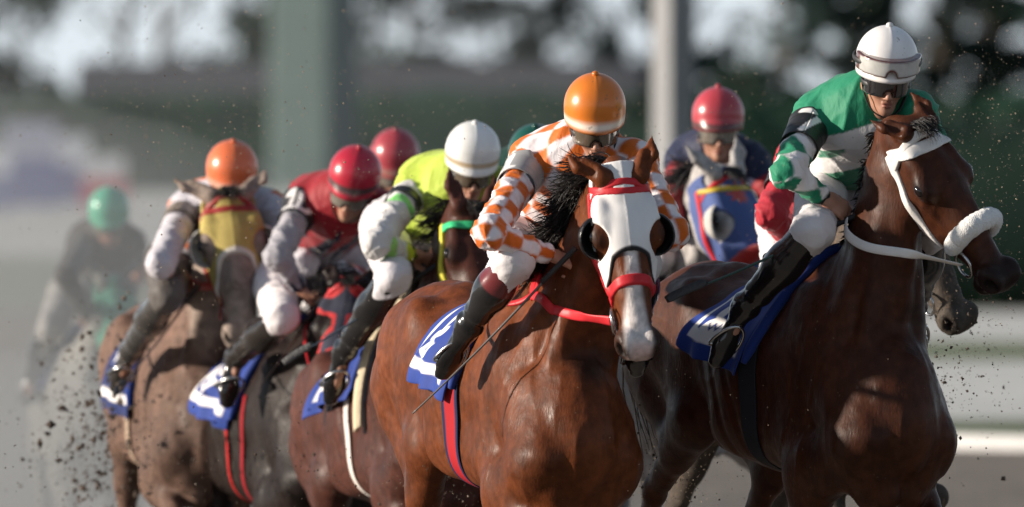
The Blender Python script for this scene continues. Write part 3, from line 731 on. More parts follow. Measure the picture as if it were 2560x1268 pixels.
    for s, k, a in ((-1, knR, anR), (1, knL, anL)):
        d = unit(a-k); t = ((X-k[0])*d[0]+(Y-k[1])*d[1]+(Z-k[2])*d[2])-.14; tt = np.clip(t+.14, 0, .6); dist = np.sqrt((X-k[0]-d[0]*tt)**2+(Y-k[1]-d[1]*tt)**2+(Z-k[2]-d[2]*tt)**2)
        hq_ = hp+np.array((0, s*.085, -.02)); e_ = unit(hq_-k); t2 = np.clip((X-k[0])*e_[0]+(Y-k[1])*e_[1]+(Z-k[2])*e_[2], 0, .6); dist2 = np.sqrt((X-k[0]-e_[0]*t2)**2+(Y-k[1]-e_[1]*t2)**2+(Z-k[2]-e_[2]*t2)**2)
        B.a = np.where((dist < .085) & (dist2 > dist), np.maximum(B.a, t), B.a).astype(np.float32)
    V, Q = B.mesh(2); N = vnormals(V, Q); V = V+N*(.010*((1-np.abs(wob(V*np.array((1, 1, .7)), 19, 41)).clip(0, 1))**2.5-.3)+.006*((1-np.abs(wob(V*np.array((.6, 1, 1.3)), 36, 43)).clip(0, 1))**2-.3)+.002*wob(V, 50, 42))[:, None]
    cc = np.asarray(pants)*np.ones((len(V), 3))
    if pantsfn: cc = pantsfn(V, cc)
    meshobj('breeches', loc(V), Q, mat('breeches', rough=.6, spec=.25, attr=True, bump=.35, bscale=24, bdist=.018, var=.05, speck=mud*.8), root, cc)
    # --- boots
    bt = boots or (lambda V, t: np.array((.010, .010, .011))*np.ones((len(V), 3)))
    for k, a, to in ((knR, anR, toR), (knL, anL, toL)):
        s1, s2 = shin(k, a); d = unit(a-k); k2 = k+d*.03; fd = unit(to-a); bz = unit(np.cross(fd, np.cross(d, fd)))
        pr = [(Cone(k2, lerp(k, a, .45), .067, .066), .03), (Cone(lerp(k, a, .4), a, .066, .047), .04),
              (Cone(a-fd*.030+d*.020, a-fd*.03+d*.028, .040, .040), .03), (Cone(a+d*.025, a+fd*.14+d*.035, (.036, .040), (.042, .024), U=np.cross(d, fd)), .03),
              (Cone(a+fd*.12+d*.038, a+fd*.19+d*.040, (.043, .026), (.034, .020), U=np.cross(d, fd)), .03),
              (Cone(a-fd*.045+d*.055, a-fd*.03+d*.062, (.034, .014), (.034, .012), U=np.cross(d, fd)), .008)]
        lo = np.min([p.bounds()[0] for p, kk in pr], 0)-.02; hi = np.max([p.bounds()[1] for p, kk in pr], 0)+.02
        G = Fld(lo, hi, res*.9).ops(pr); X, Y, Z = G.grid()
        G.a = np.maximum(G.a, (.012-((X-k[0])*d[0]+(Y-k[1])*d[1]+(Z-k[2])*d[2]))).astype(np.float32)
        V, Q = G.mesh(2); N = vnormals(V, Q); t = (V-k)@d/np.linalg.norm(a-k); V = V+N*(.003*wob(V, 34, 44)*sstep(.5, .9, t)+.004*np.sin(t*34+wob(V, 15, 45))*sstep(.72, .86, t)*sstep(1.1, .95, t))[:, None]
        meshobj('boot', loc(V), Q, mat(bootm, rough=.16, spec=.6, attr=True, bump=.15, bscale=40, bdist=.003, var=.2, coat=.3, speck=mud*.7), root, bt(V, t))
        # stirrup iron belongs to the horse's saddle
        sc = a+fd*.115+d*.065; lt = unit(np.cross(d, fd)); th = np.linspace(0, pi, 18)
        arch = sc+np.outer(np.cos(th), lt)*.058-np.outer(np.sin(th), d)*.115
        VV, QQ = tube(arch, .006, 8); V2, Q2 = tube(np.array([sc-lt*.058, sc, sc+lt*.058]), np.array([.009, .012, .009]), 8)
        V3, Q3, _ = join([(VV, QQ), (V2, Q2)]); meshobj('stirrup', V3, Q3, mat('steel', (.5, .5, .5), rough=.25, metal=1., var=.1), h.root)
        V2, Q2 = tube(catmull([sc-d*.112, lerp(sc, np.array((-.14, a[1]*.7, 1.50)), .5)-d*.05, np.array((-.14, np.sign(a[1])*.12, 1.56))], 16), .011, 6, flat=.25, hint=lt)
        meshobj('stirrup_leather', V2, Q2, mat('black_leather', (.012, .011, .011), rough=.35), h.root)
    # --- body: one skin mesh (torso and limbs under the clothes, head, hands)
    pr = [(p, k) for p, k in torso(-.02)+limbs(-.014)+legs(-.018)]
    for k, a, to in ((knR, anR, toR), (knL, anL, toL)): pr += [(Cone(k, a, .05, .034), .03), (Cone(a, lerp(a, to, .8), .03, .022), .02)]
    pr.append((Cone(nb, lerp(nb, hc, .75), .058, .056), .03))
    lo = np.min([p.bounds()[0] for p, k in pr], 0)-.02; hi = np.max([p.bounds()[1] for p, k in pr], 0)+.02
    G = Fld(lo, hi, .016).ops(pr); parts = [G.mesh(2)]
    hl = [(Ell((-.005, 0, .012), (.098, .078, .098)), .02), (Cone((.045, 0, -.02), (.045, 0, -.085), (.058, .05), (.040, .042), U=(0, 1, 0)), .03), (Ell((.072, 0, -.108), (.020, .022, .018)), .02),
          (Cone((.088, 0, -.012), (.110, 0, -.047), .008, .012), .012), (Ell((.100, .012, -.052), (.010, .008, .007)), .006), (Ell((.100, -.012, -.052), (.010, .008, .007)), .006),
          (Ell((.092, 0, -.073), (.010, .023, .0055)), .006), (Ell((.091, 0, -.084), (.010, .019, .006)), .006), (Ell((.104, 0, -.0785), (.012, .020, .0018)), .004, '-'),
          (Ell((.070, .038, -.035), (.020, .022, .018)), .02), (Ell((.070, -.038, -.035), (.020, .022, .018)), .02), (Ell((.088, .0, .018), (.012, .045, .010)), .015),
          (Ell((.092, .031, .0), (.012, .016, .010)), .01, '-'), (Ell((.092, -.031, .0), (.012, .016, .010)), .01, '-'),
          (Ell((.082, .031, .0), (.011, .013, .011)), .004), (Ell((.082, -.031, .0), (.011, .013, .011)), .004),
          (Ell((-.005, .080, -.02), (.020, .010, .032)), .006), (Ell((-.005, -.080, -.02), (.020, .010, .032)), .006),
          (Cone((-.02, 0, -.06), (-.035, 0, -.13), .056, .058), .03)]
    HFd = Fld((-.12, -.105, -.16), (.135, .105, .12), .0042).ops(hl); Vh, Qh = HFd.mesh(2); hv = Vh.copy()
    parts.append((Vh@HM.T+hc, Qh)); nb_, nh_ = len(parts[0][0]), len(Vh)
    if hands:
        for s, e, w in ((-1, elR, haR), (1, elL, haL)):
            dv = unit(w-e); dv = unit(dv+np.array((.25, 0, -.1))); parts.append(hand_mesh(w, dv, np.array((.15, s*.75, .65)), s))
    V, Q, _ = join(parts); c = np.asarray(skin_c)*np.ones((len(V), 3))*(1+.12*wob(V, 40, 51))[:, None]
    hh = c[nb_:nb_+nh_]; lips = sstep(1.25, .8, np.linalg.norm((hv-np.array((.098, 0, -.079)))/np.array((.02, .022, .011)), axis=1)); hh = mixc(hh, np.asarray(skin_c)*np.array((.85, .55, .55)), lips*.7)
    beard = sstep(-.055, -.075, hv[:, 2])*sstep(.0, .04, hv[:, 0]); hh = hh*(1-.18*beard)[:, None]
    hair = sstep(.0, -.03, hv[:, 0])*sstep(-.10, -.06, hv[:, 2])*(np.abs(hv[:, 1]) < .079); hh = mixc(hh, (.012, .009, .008), hair); c[nb_:nb_+nh_] = hh
    meshobj('body', loc(V), Q, mat('skin', rough=.5, spec=.4, attr=True, bump=.12, bscale=220, bdist=.001, var=.10, speck=mud*.7), root, c)
    # --- helmet: dome with a small peak and a button, tied on with a strap
    nu, nv = 64, 34; th = np.linspace(0, 2*pi, nu, endpoint=False); ph = np.linspace(.02, R(112), nv); A, B2 = np.meshgrid(th, ph, indexing='xy')
    rx, ry, rz = helm_r*1.10, helm_r, helm_r*1.06
    def dome(gr, k=1.):
        sn = np.where(B2 > pi/2, 1-.45*(1-np.sin(B2)), np.sin(B2)); x = rx*sn*np.cos(A); y = ry*sn*np.sin(A); z = rz*np.cos(B2)*np.where(B2 > pi/2, 1.25+.25*np.cos(A), 1.)
        f = sstep(R(92), R(112), B2)*np.clip(np.cos(A), 0, 1)**2
        x = x+f*.026*k; z = z+f*.004*k; x = x*(1+gr); y = y*(1+gr); z = z+rz*gr*np.cos(B2)
        seam = .0012*np.exp(-(y/.004)**2)*(x > -9)
        return np.stack([x, y, z+seam*np.sign(z)], -1)
    G = np.concatenate([dome(0), dome(0)[:, :1]], 1)      # closed round
    D = dome(0).reshape(-1, 3); Di = (dome(0)*np.array((.965, .965, .965))).reshape(-1, 3); o = len(D)
    i, jx = np.meshgrid(np.arange(nv-1), np.arange(nu), indexing='ij'); i = i.ravel(); jx = jx.ravel(); j2 = (jx+1) % nu
    q1 = np.stack([i*nu+jx, (i+1)*nu+jx, (i+1)*nu+j2, i*nu+j2], 1); e = (nv-1)*nu; jj = np.arange(nu); jn = (jj+1) % nu
    rim = np.stack([e+jj, e+jj+o, e+jn+o, e+jn], 1); q2 = q1[:, ::-1]+o
    V = np.concatenate([D, Di]); Q = np.concatenate([q1, rim, q2])
    ph2 = np.concatenate([B2.ravel(), B2.ravel()]); cz = np.asarray(hcol)*np.ones((len(V), 3))*(1+.06*wob(V, 30, 61))[:, None]
    for (a0, a1, tc) in trim: cz = mixc(cz, tc, sstep(R(a0-1.2), R(a0+.6), ph2)*sstep(R(a1+1.2), R(a1-.6), ph2))
    cz[o:] = (.02, .02, .02)
    bv, bq = uvsphere(14, 8); bv = bv*np.array((.014, .014, .011))+np.array((0, 0, rz+.003))
    V, Q, cz = join([(V, Q, cz), (bv, bq, np.asarray(hcol)*.9)])
    hm = meshobj('helmet', loc(V@HM.T+dome_c), Q, mat('helmet_'+('matt' if mud > .6 else 'gloss'), rough=.32, spec=.45, attr=True, var=.08, coat=.22, speck=mud, bump=.10, bscale=45, bdist=.003), root, cz)
    st = [np.array((.01, s*.088, -.01)) for s in (-1,)]+[np.array((.03, -.074, -.06)), np.array((.055, -.045, -.112)), np.array((.066, 0, -.130)), np.array((.055, .045, -.112)), np.array((.03, .074, -.06)), np.array((.01, .088, -.01))]
    Vs, Qs = tube(catmull(st, 40), .009, 8, flat=.3, hint=np.array((0.2, 0, -1))); meshobj('chin_strap', loc(Vs@HM.T+hc), Qs, mat('black_strap', (.012, .012, .013), rough=.5), root)
    # --- goggles
    def gog(zc, x0, r, name, lens, frame, zh=.035, wd=.083, tilt=0.):
        f = Fld((-.02, -.135, -.12), (.18, .135, .13), .0042); X, Y, Z = f.grid()
        zz = Z-zc-tilt*(X-.08); rr = np.sqrt(((X-x0)/r[0])**2+(Y/r[1])**2)-1
        d = np.maximum(rr*.08, np.abs(zz)-zh)+0*X; d = np.maximum(d, x0+.013-X)
        nose = np.sqrt((Y/.017)**2+((zz+zh)/.024)**2)-1; d = smax(d, (-nose*.017).astype(np.float32), .004)
        fr = smax(d, (-(rr*.08+.010)).astype(np.float32), .003)
        V, Q = nets(d.astype(np.float32), f.lo, f.h, 3)
        az = V[:, 2]-zc-tilt*(V[:, 0]-.08); edge = np.maximum(sstep(zh-.009, zh-.004, np.abs(az)), sstep(wd-.008, wd-.003, np.abs(V[:, 1])))
        edge = np.maximum(edge, sstep(1.6, 1.3, np.sqrt((V[:, 1]/.017)**2+((az+zh)/.024)**2)))
        c = mixc(np.asarray(lens)*np.ones((len(V), 3)), frame, edge)
        o = meshobj(name, loc(V@HM.T+hc), Q, mat('goggle_'+name+str(key), rough=.07, spec=.9, attr=True, var=.12, vscale=30, metal=.0, coat=1., speck=mud*.35), root, c)
        k = np.linspace(-1, 1, 30); 
        sp = np.stack([x0-.03+r[0]*np.cos(k*2.6+pi)*.98+.02, (r[1]+.004)*np.sin(k*2.6+pi), zc+.0*k+np.abs(np.abs(k)-1)*.012], 1)
        Vs, Qs = tube(sp, .011, 8, flat=.3, hint=sp*np.array((1, 1, 0))+1e-4); meshobj('goggle_strap', loc(Vs@HM.T+hc), Qs, mat('black_strap'), o)
        Vst = None
    L = {'dark': ((.012, .012, .014), (.010, .010, .010)), 'mud': ((.16, .14, .115), (.05, .04, .035)), 'clear': ((.20, .20, .19), (.02, .02, .02)), 'gold': ((.10, .075, .05), (.015, .012, .012))}[goggles]
    gog(-.013, .022, (.094, .086), 'goggles', *L)
    if hgog: gog(.072, .012, (.137, .122), 'spare_goggles', (.50, .50, .48), (.10, .035, .025), zh=.032, wd=.117, tilt=-.10)
    # --- number band on the upper arm
    if band:
        chs, bg_, fg_, u0, u1, edge, cyc = band
        d = unit(elR-shR); L_ = np.linalg.norm(elR-shR); nrm0 = h.M.T@unit((-.55, -1.0, .1)) if cyc is None else h.M.T@unit(cyc); nrm0 = unit(nrm0-d*(nrm0@d)); b2 = np.cross(d, nrm0)
        nuu, nvv = 40, 72; uu = np.linspace(u0, u1, nuu); an = np.linspace(0, 2*pi, nvv, endpoint=False); G = []
        rr = np.linspace(.02, .16, 80)
        for u_ in uu:
            c0 = shR+d*u_; D = np.outer(np.cos(an), nrm0)+np.outer(np.sin(an), b2); v = j.F.at(c0+rr[None, :, None]*D[:, None]); i = np.argmax(v > 0, 1); rad = rr[np.where((v > 0).any(1), i, 0)]
            rad = np.minimum(rad, .082); rad = np.convolve(np.pad(rad, 6, mode='wrap'), np.ones(13)/13, 'valid')
            G.append(c0+(rad+.008)[:, None]*D)
        G = np.array(G); G = np.concatenate([G, G[:, :1]], 1); V, Q = sheet(G, .004); U_, A_ = np.meshgrid(uu, np.append(an, 2*pi), indexing='ij')
        arc = (((A_+pi) % (2*pi))-pi)*.070; U_ = U_.ravel(); arc = arc.ravel(); w = np.zeros(len(U_)); hgt = (u1-u0)*.76; x0 = -hgt*.30*len(chs)
        for i, chh in enumerate(chs): w = np.maximum(w, glyph(-arc*edge, U_-u0-(u1-u0)*.12, chh, x0+i*hgt*.62, 0, hgt, hgt*.10))
        c = mixc(np.asarray(bg_)*np.ones((len(w), 3)), fg_, w); meshobj('armband', loc(V), Q, mat('armband', rough=.45, attr=True, var=.08, speck=mud*.8), root, np.concatenate([c, c]))
    return j
def bonecoord(V, bones):
    best = np.full(len(V), 9.); bi = np.zeros(len(V), int); U = np.zeros(len(V)); A = np.zeros(len(V)); Rr = np.zeros(len(V))
    for k, (nm, a, b, r) in enumerate(bones):
        d = unit(b-a); L = np.linalg.norm(b-a); t = (V-a)@d; q = V-a-np.outer(np.clip(t, 0, L), d); rr = np.linalg.norm(q, axis=1); m = rr/r < best
        ref = np.array((0, 0, 1.)) if k == 0 else np.array((0, -1. if nm in 'Rr' else 1., .3)); e1 = unit(ref-d*(ref@d)); e2 = np.cross(d, e1)
        an = np.arctan2((V-a)@e2, (V-a)@e1); best = np.where(m, rr/r, best); bi = np.where(m, k, bi); U = np.where(m, t, U); A = np.where(m, an, A); Rr = np.where(m, rr, Rr)
    return bi, U, A, Rr
def pose(h, helmet, dz=0.):
    """default crouch for a jockey of whom little shows: joints in the horse's frame"""
    c = to_l(h, P(*helmet)); q = lambda *v: (*v, 0)
    return dict(shR=q(c[0]-.15, c[1]-.17, c[2]-.13), shL=q(c[0]-.15, c[1]+.17, c[2]-.13), elR=q(.06, -.33, 1.74), haR=q(.30, -.085, 1.68), knR=q(.02, -.25, 1.58), anR=q(-.28, -.32, 1.29), toR=q(-.12, -.35, 1.22), hip=q(-.42, 0, 1.84))
def make_whip(j, a, b, label, col=(.012, .012, .012), flap=.17, r=.0062, grip=(.015, .015, .016), flapc=(.03, .03, .032), Ya=None):
    h = j.h
    def pt(v): return sag(h, *v) if abs(v[2]) < 5 else to_l(h, P(*v))
    a, b = pt(a), pt(b); d = unit(b-a); L = np.linalg.norm(b-a); org = a
    root = empty('riding_whip', to_w(h, org), h.rz, -h.pt); tag(root, label, 'whip', 'whips in the jockeys\' hands')
    n = 40; t = np.linspace(0, 1, n); sagv = np.array((0, 0, -.012)); pts = a+np.outer(t, b-a)+np.outer(np.sin(t*pi), sagv)
    V, Q = tube(pts-org, r*(1-.45*t), 10); meshobj('shaft', V, Q, mat('whip_shaft_'+str(col), col, rough=.35, spec=.6), root)
    V, Q = tube(a-d*.10*(1-np.linspace(0, 1, 10))[:, None]+d*.08*np.linspace(0, 1, 10)[:, None]-org, .0105, 10); meshobj('grip', V, Q, mat('whip_grip', grip, rough=.6, bump=.4, bscale=200), root)
    if flap > 0:
        k = np.linspace(0, 1, 14); V, Q = tube(b-d*flap*(1-k)[:, None]*1.0-org+np.outer(np.sin(k*pi), (0, 0, .004)), .017*np.interp(k, [0, .12, .9, 1], [.5, 1, 1, .8]), 10, flat=.32, hint=h.M.T@np.array((0, -1, .3)))
        meshobj('flap', V, Q, mat('whip_flap', flapc, rough=.55, bump=.5, bscale=90), root)

# ------------------------------------------------------------------ build: horses
WHITE = (.74, .72, .71); BLUE = (.012, .040, .24); RED = (.50, .018, .022)
leather = lambda nm, c, r=.45, **k: mat(nm, c, rough=r, spec=.25, bump=.2, bscale=150, bdist=.002, var=.1, **k)
m_white = leather('white_leather', (.72, .69, .66)); m_red = leather('red_leather', (.50, .022, .030)); m_black = leather('black_leather', (.012, .011, .011), .35)
m_hair = mat('dark_hair', (.010, .008, .007), rough=.45, spec=.4, var=.3)
m_steel = mat('steel', (.5, .5, .5), rough=.25, metal=1., var=.1)
m_cloth = mat('saddle_cloth', rough=.7, spec=.25, attr=True, bump=.3, bscale=220, bdist=.0015, var=.05, sheen=.1, speck=.06)
m_clothd = mat('saddle_cloth_muddy', rough=.8, spec=.2, attr=True, bump=.3, bscale=220, bdist=.0015, var=.12, speck=.55, speckcol=(.10, .085, .075))
m_girth = mat('girth_web', rough=.75, spec=.15, attr=True, bump=.3, bscale=180, bdist=.0015, var=.06)
m_hood = mat('hood_cloth', rough=.75, spec=.25, attr=True, bump=.25, bscale=200, bdist=.0015, var=.06, sheen=.2, speck=.12)
m_hoodd = mat('hood_cloth_muddy', rough=.8, spec=.2, attr=True, bump=.3, bscale=160, bdist=.002, var=.16, speck=.35, speckcol=(.14, .11, .07))
m_fleece = mat('white_fleece', (.74, .73, .71), rough=.95, spec=.1, bump=.9, bscale=170, bdist=.006, var=.06, sheen=.3)
m_redfleece = mat('red_fleece', (.38, .018, .012), rough=.95, spec=.1, bump=1., bscale=150, bdist=.008, var=.2, sheen=.3)

def blaze2(c, V, hl, ih, n):
    w = np.interp(hl[:, 0], [.16, .30, .42, .52, .58, .63], [.022, .018, .026, .040, .045, .02])
    b = sstep(w+.012, w-.010, np.abs(hl[:, 1]+.004+.006*n))*sstep(-.075, -.05, hl[:, 2])*ih*sstep(.10, .18, hl[:, 0])
    c = mixc(c, (.62, .56, .54), b)
    sn = sstep(.56, .59, hl[:, 0])*sstep(.05, .02, np.abs(hl[:, 1]))*sstep(-.12, -.08, hl[:, 2])*ih
    return mixc(c, (.52, .36, .33), sn*.8)
def nohook(c, V, hl, ih, n): return c
def cloth_number(chs, bcol=BLUE, emblem=True, num_x=.60, uflip=False, nh=.23, top=.055, wide=.52):
    def f(u, t, x, dr, mirror=False):
        c = np.asarray(bcol)*np.ones((len(u), 3)); s = u*wide                      # metres from the front edge
        e = np.minimum(dr-t, wide-s); line = sstep(.045, .050, e)*sstep(.085, .080, e)
        line = line*sstep(.03, .05, s)
        c = mixc(c, WHITE, line)
        q = (wide*num_x*2-s) if mirror else s
        q = wide-q if not mirror else wide-q
        tot = len(chs)*nh*.66
        for i, ch in enumerate(chs):
            c = mixc(c, WHITE, glyph(q, t, ch, wide*(1-num_x)-tot/2+i*nh*.72, top, nh, .022))
        if emblem:
            ex, ey = wide*(1-num_x)-.02, top+nh+.052; dd = np.abs(q-ex)/.085+np.abs(t-ey)/.042; k = sstep(1.05, .97, dd)
            zz = np.minimum(np.minimum(segd(q, t, (ex-.028, ey-.010), (ex-.013, ey+.012)), segd(q, t, (ex-.013, ey+.012), (ex, ey-.010))), np.minimum(segd(q, t, (ex, ey-.010), (ex+.013, ey+.012)), segd(q, t, (ex+.013, ey+.012), (ex+.028, ey-.010))))
            k = k*sstep(.0025, .004, zz); c = mixc(c, WHITE, k)
        return c
    return f

# 1: dark bay on the right, white bridle
h1 = make_horse('h1', (2105, 640, 40.2), 28, (2298, 312, 39.75), (2512, 668, 39.66), 40, 'B', res=.0095, ear=((-.10, -.10, -.085), (-.12, .09, -.06)), coat=(.054, .0170, .0078), points=(.008, .006, .006),
                label='dark bay racehorse in a plain white bridle with white fleece noseband, furthest right', mouth=.05, matname='coat_dark_bay', nose=.06, n1=(.07, 0, -.06), neckw=.86)
mane(h1, m_hair, 900, .055, .4, side=-1); tail(h1, m_hair)
bridle(h1, m_white, w=.036, noseband=None, throat=True)
[buckle(h1, .40, -1, -.100, m_steel)]; shadow_roll(h1, m_fleece, .385, .034); bit_ring(h1, m_steel)
saddle_cloth(h1, m_cloth, cloth_number('7'), xf=(.02, -.26), xb=(-.50, -.62), drop=.52, dropb=.40, flare=.06, label='blue saddle cloth with white border and white number 7')
saddle(h1, m_black); girth(h1, m_girth, x=-.22, w=.09, colfn=lambda u: np.array((.02, .02, .025))*np.ones((len(u), 3)))
# 2: bright bay in the centre, white hood
h2 = make_horse('h2', (1352, 690, 40.1), 20, (1556, 436, 39.5), (1608, 905, 39.32), 9, 'A', res=.0095, ear=((-.09, -.175, -.03), (-.135, .115, -.02)), coat=(.110, .030, .0095), points=(.014, .010, .009),
                colfn=blaze2, label='bright bay racehorse with white blaze, white hood, black eye cups and red bridle', matname='coat_bright_bay', nose=.05)
mane(h2, m_hair, 3200, .20, .8, side=-1, seed=5, wind=(-.5, -.3, .25), fl=0, sw=.0024); tail(h2, m_hair)
hood(h2, m_hood, lambda V: mixc(WHITE*np.ones((len(V), 3)), (.015, .015, .016), sstep(.244, .252, V[:, 0]-1.05*np.clip(-V[:, 2]-.01, 0, 1)-6*V[:, 1]**2)), (.205, -.050, .048, .046), front=.263, fcurve=1.05, back=-.05, label='white hood with black edging', cups=mat('black_cup', (.010, .010, .011), rough=.3))
bridle(h2, m_red, w=.030, browband=False, noseband=.37, off=.014); strap(h2, 'browband', m_red, (.055, 0, 0), (1, 0, -.35), .024, .010, lambda X, Y, Z: -(Z+.105)+0*X+0*Y); bit_ring(h2, m_steel)
saddle_cloth(h2, m_cloth, cloth_number('1'), xf=(.00, -.22), xb=(-.52, -.64), drop=.54, dropb=.42, flare=.015, label='blue saddle cloth with white border and white number 1', seed=2)
saddle(h2, m_black)
girth(h2, m_girth, x=-.22, w=.105, t0=.36, colfn=lambda u: mixc(np.array((.33, .014, .020))*np.ones((len(u), 3)), (.012, .018, .06), sstep(.30, .32, np.abs(u-.5))))

# ------------------------------------------------------------------ jockeys
def J_green(V, bi, u, an, rad):
    G = np.array((.012, .20, .105)); Wt = np.array(WHITE); c = G*np.ones((len(V), 3)); ar = an*.056
    fore = (bi == 2) | (bi == 4); up = (bi == 1) | (bi == 3)
    k = .5+.5*np.clip((np.abs((((ar+.03)/.176) % 1)-.5)*2+np.abs((((u+np.where(up, -.02, .02))/.15) % 1)-.5)*2-1)/.07, -1, 1)
    c = np.where(fore[:, None], mixc(Wt*np.ones((len(V), 3)), G, k), c)
    c = np.where(up[:, None], mixc(c, mixc(Wt*np.ones((len(V), 3)), G, k), sstep(.20, .21, u)), c)
    c = np.where(fore[:, None], mixc(mixc(c, (.012, .014, .014), bandf(u, .172, .192)), (.012, .24, .13), sstep(.188, .196, u)), c)
    q = V@np.array((0, 1, 0.)); tz = V[:, 2]                                  # white panel with a green diamond low on the chest
    pc = sag(h1, 2138, 392, -.04); dx = q-pc[1]; dz = tz-pc[2]; w = sstep(.139, .131, np.maximum(np.abs(dx*.92+dz*.38), np.abs(dz*.92-dx*.38)*1.5))*(bi == 0)
    c = mixc(c, Wt, w); return mixc(c, G, w*sstep(.034, .028, np.abs(dx)*.8+np.abs(dz)*1.1))
def J_check(V, bi, u, an, rad):
    O = np.array((.60, .125, .010)); Wt = np.array((.76, .70, .72)); s = np.where(bi == 0, .085, .080); n = np.where(bi == 0, 12, 6)
    r = np.where(bi == 0, .15, .055); cell = 2*pi*r/n
    k = sq(an/(2*pi)*n+.5, .005/cell)*sq(u/s+.5, .005/s); return mixc(Wt*np.ones((len(V), 3)), O, .5+.5*k)
e1 = make_jockey('j1', h1, 'jockey in green and white silks, silver spare goggles on the white cap', (2217, 145, 40.02), (6, 14, 3), (.76, .74, .73), [],
    (2035, 290, 40.22), (2290, 280, 40.10), (1968, 432, -.34), (2070, 500, -.16), (2035, 575, -.25), (1862, 770, -.36), (1825, 850, -.40), J_green, hip=(2110, 440, 40.75), goggles='dark', hgog=True,
    band=('7', (.015, .014, .014), WHITE, .075, .24, 1, (-.06, -1, .1)), mud=.12)
make_whip(e1, (2098, 558, -.12), (1665, 750, -.75), 'dark green riding whip held by the jockey in green and white', col=(.01, .05, .035))
rein(h1, m_white, [h1.po+h1.HM@np.array((.47, -.075, -.10)), to_l(h1, P(2280, 636, 39.62)), to_l(h1, P(2170, 618, 39.75)), to_l(h1, P(2118, 585, 39.9)), to_l(h1, P(2116, 545, 39.98))], w=.018)
e2 = make_jockey('j2', h2, 'jockey in orange and white checked silks with a plain orange cap', (1487, 264, 40.0), (3, 20, 0), (.62, .17, .018), [(99, 108, (.72, .60, .50))],
    (1325, 405, 40.15), (1590, 405, 40.05), (1222, 585, -.36), (1385, 640, -.09), (1282, 655, -.25), (1172, 815, -.33), (1135, 885, -.36), J_check, hip=(1330, 560, 40.8), goggles='gold',
    band=('1', (.30, .30, .30), (.78, .77, .75), .075, .225, 1, (-.55, -.9, .1)), mud=.08, boots=lambda V, t: mixc(np.array((.010, .010, .011))*np.ones((len(V), 3)), (.13, .022, .025), sstep(.36, .33, t)))
make_whip(e2, (1392, 668, -.1), (1032, 1034, -.55), 'thin grey riding whip held by the jockey in orange checks', col=(.10, .095, .09), flap=0, r=.0055)
rein(h2, m_red, [h2.po+h2.HM@np.array((.47, -.075, -.10)), to_l(h2, P(1470, 795, 39.55)), to_l(h2, P(1400, 778, 39.72)), to_l(h2, P(1360, 750, 39.9)), to_l(h2, P(1385, 690, 40.0))], w=.019)

rein(h2, m_red, [to_l(h2, P(*q)) for q in ((1392, 672, 40.02), (1330, 686, 40.0), (1268, 700, 39.98), (1243, 728, 39.98), (1262, 756, 39.98), (1315, 762, 39.95), (1372, 738, 39.9), (1400, 700, 39.95))], w=.013, flat=.5)
# ------------------------------------------------------------------ the horses and jockeys behind
LIME = np.array((.46, .58, .075)); GRN = np.array((.20, .62, .16)); WT = np.array(WHITE)
def J_lime(V, bi, u, an, rad):
    c = LIME*np.ones((len(V), 3)); up = (bi == 1) | (bi == 3); fo = (bi == 2) | (bi == 4); w = u+.006*np.sin(an*3)
    cu = mixc(mixc(c, WT*.85, sstep(.075, .085, w)), GRN, bandf(w, .22, .275)); cf = mixc(mixc(WT*.85*np.ones((len(V), 3)), GRN+(.12, 0, 0), bandf(w, .035, .085)), (.55, .60, .04), sstep(.150, .158, w)); cf = mixc(cf, (.012, .012, .012), bandf(w, .196, .212, .003))
    c = np.where(up[:, None], cu, c); return np.where(fo[:, None], cf, c)
def J_red10(V, bi, u, an, rad):
    RD = np.array((.27, .010, .018)); NV = np.array((.012, .014, .035)); GY = np.array((.33, .32, .35)); c = NV*np.ones((len(V), 3)); t = bi == 0
    tri = np.abs(((V[:, 1]/.085) % 1)-.5)*2; ct = mixc(mixc(c, GY, sstep(.004, -.004, V[:, 2]-1.87-.10*tri)*bandf(V[:, 2], 1.85, 2.0, .01)), RD, sstep(-.005, .005, V[:, 2]-2.02+.13*tri)); c = np.where(t[:, None], ct, c)
    up = (bi == 1) | (bi == 3); fo = (bi == 2) | (bi == 4); c = np.where(up[:, None], mixc(RD*np.ones((len(V), 3)), GY, sstep(.05, .06, u)), c)
    tr = np.abs(((an/(2*pi)*5) % 1)-.5)*2; return np.where(fo[:, None], mixc(GY*np.ones((len(V), 3)), NV*1.3, sstep(-.006, .006, u-.22+.10*tr)), c)
def J_owhite(V, bi, u, an, rad):
    O = np.array((.58, .13, .025)); c = np.array((.50, .48, .52))*np.ones((len(V), 3)); t = bi == 0; fo = (bi == 2) | (bi == 4); up = (bi == 1) | (bi == 3)
    ct = mixc(mixc(c, O, bandf(np.abs(an), .72, 1.0, .04)), O, bandf(u, .26, .33)); c = np.where(t[:, None], ct, c)
    c = np.where(up[:, None], mixc(c, O, bandf(u, .0, .03)), c); return np.where(fo[:, None], mixc(mixc(c, O, bandf(u, .05, .08)), (.05, .045, .04), sstep(.145, .155, u)), c)
def plain(col, lower=None, patch=None):
    def f(V, bi, u, an, rad):
        c = np.asarray(col)*np.ones((len(V), 3)); up = (bi == 1) | (bi == 3); fo = (bi == 2) | (bi == 4)
        if lower is not None: c = np.where(up[:, None], mixc(c, lower, sstep(.11, .12, u)), c); c = np.where(fo[:, None], lower, c)
        return c
    return f
blk = (.02, .02, .022)
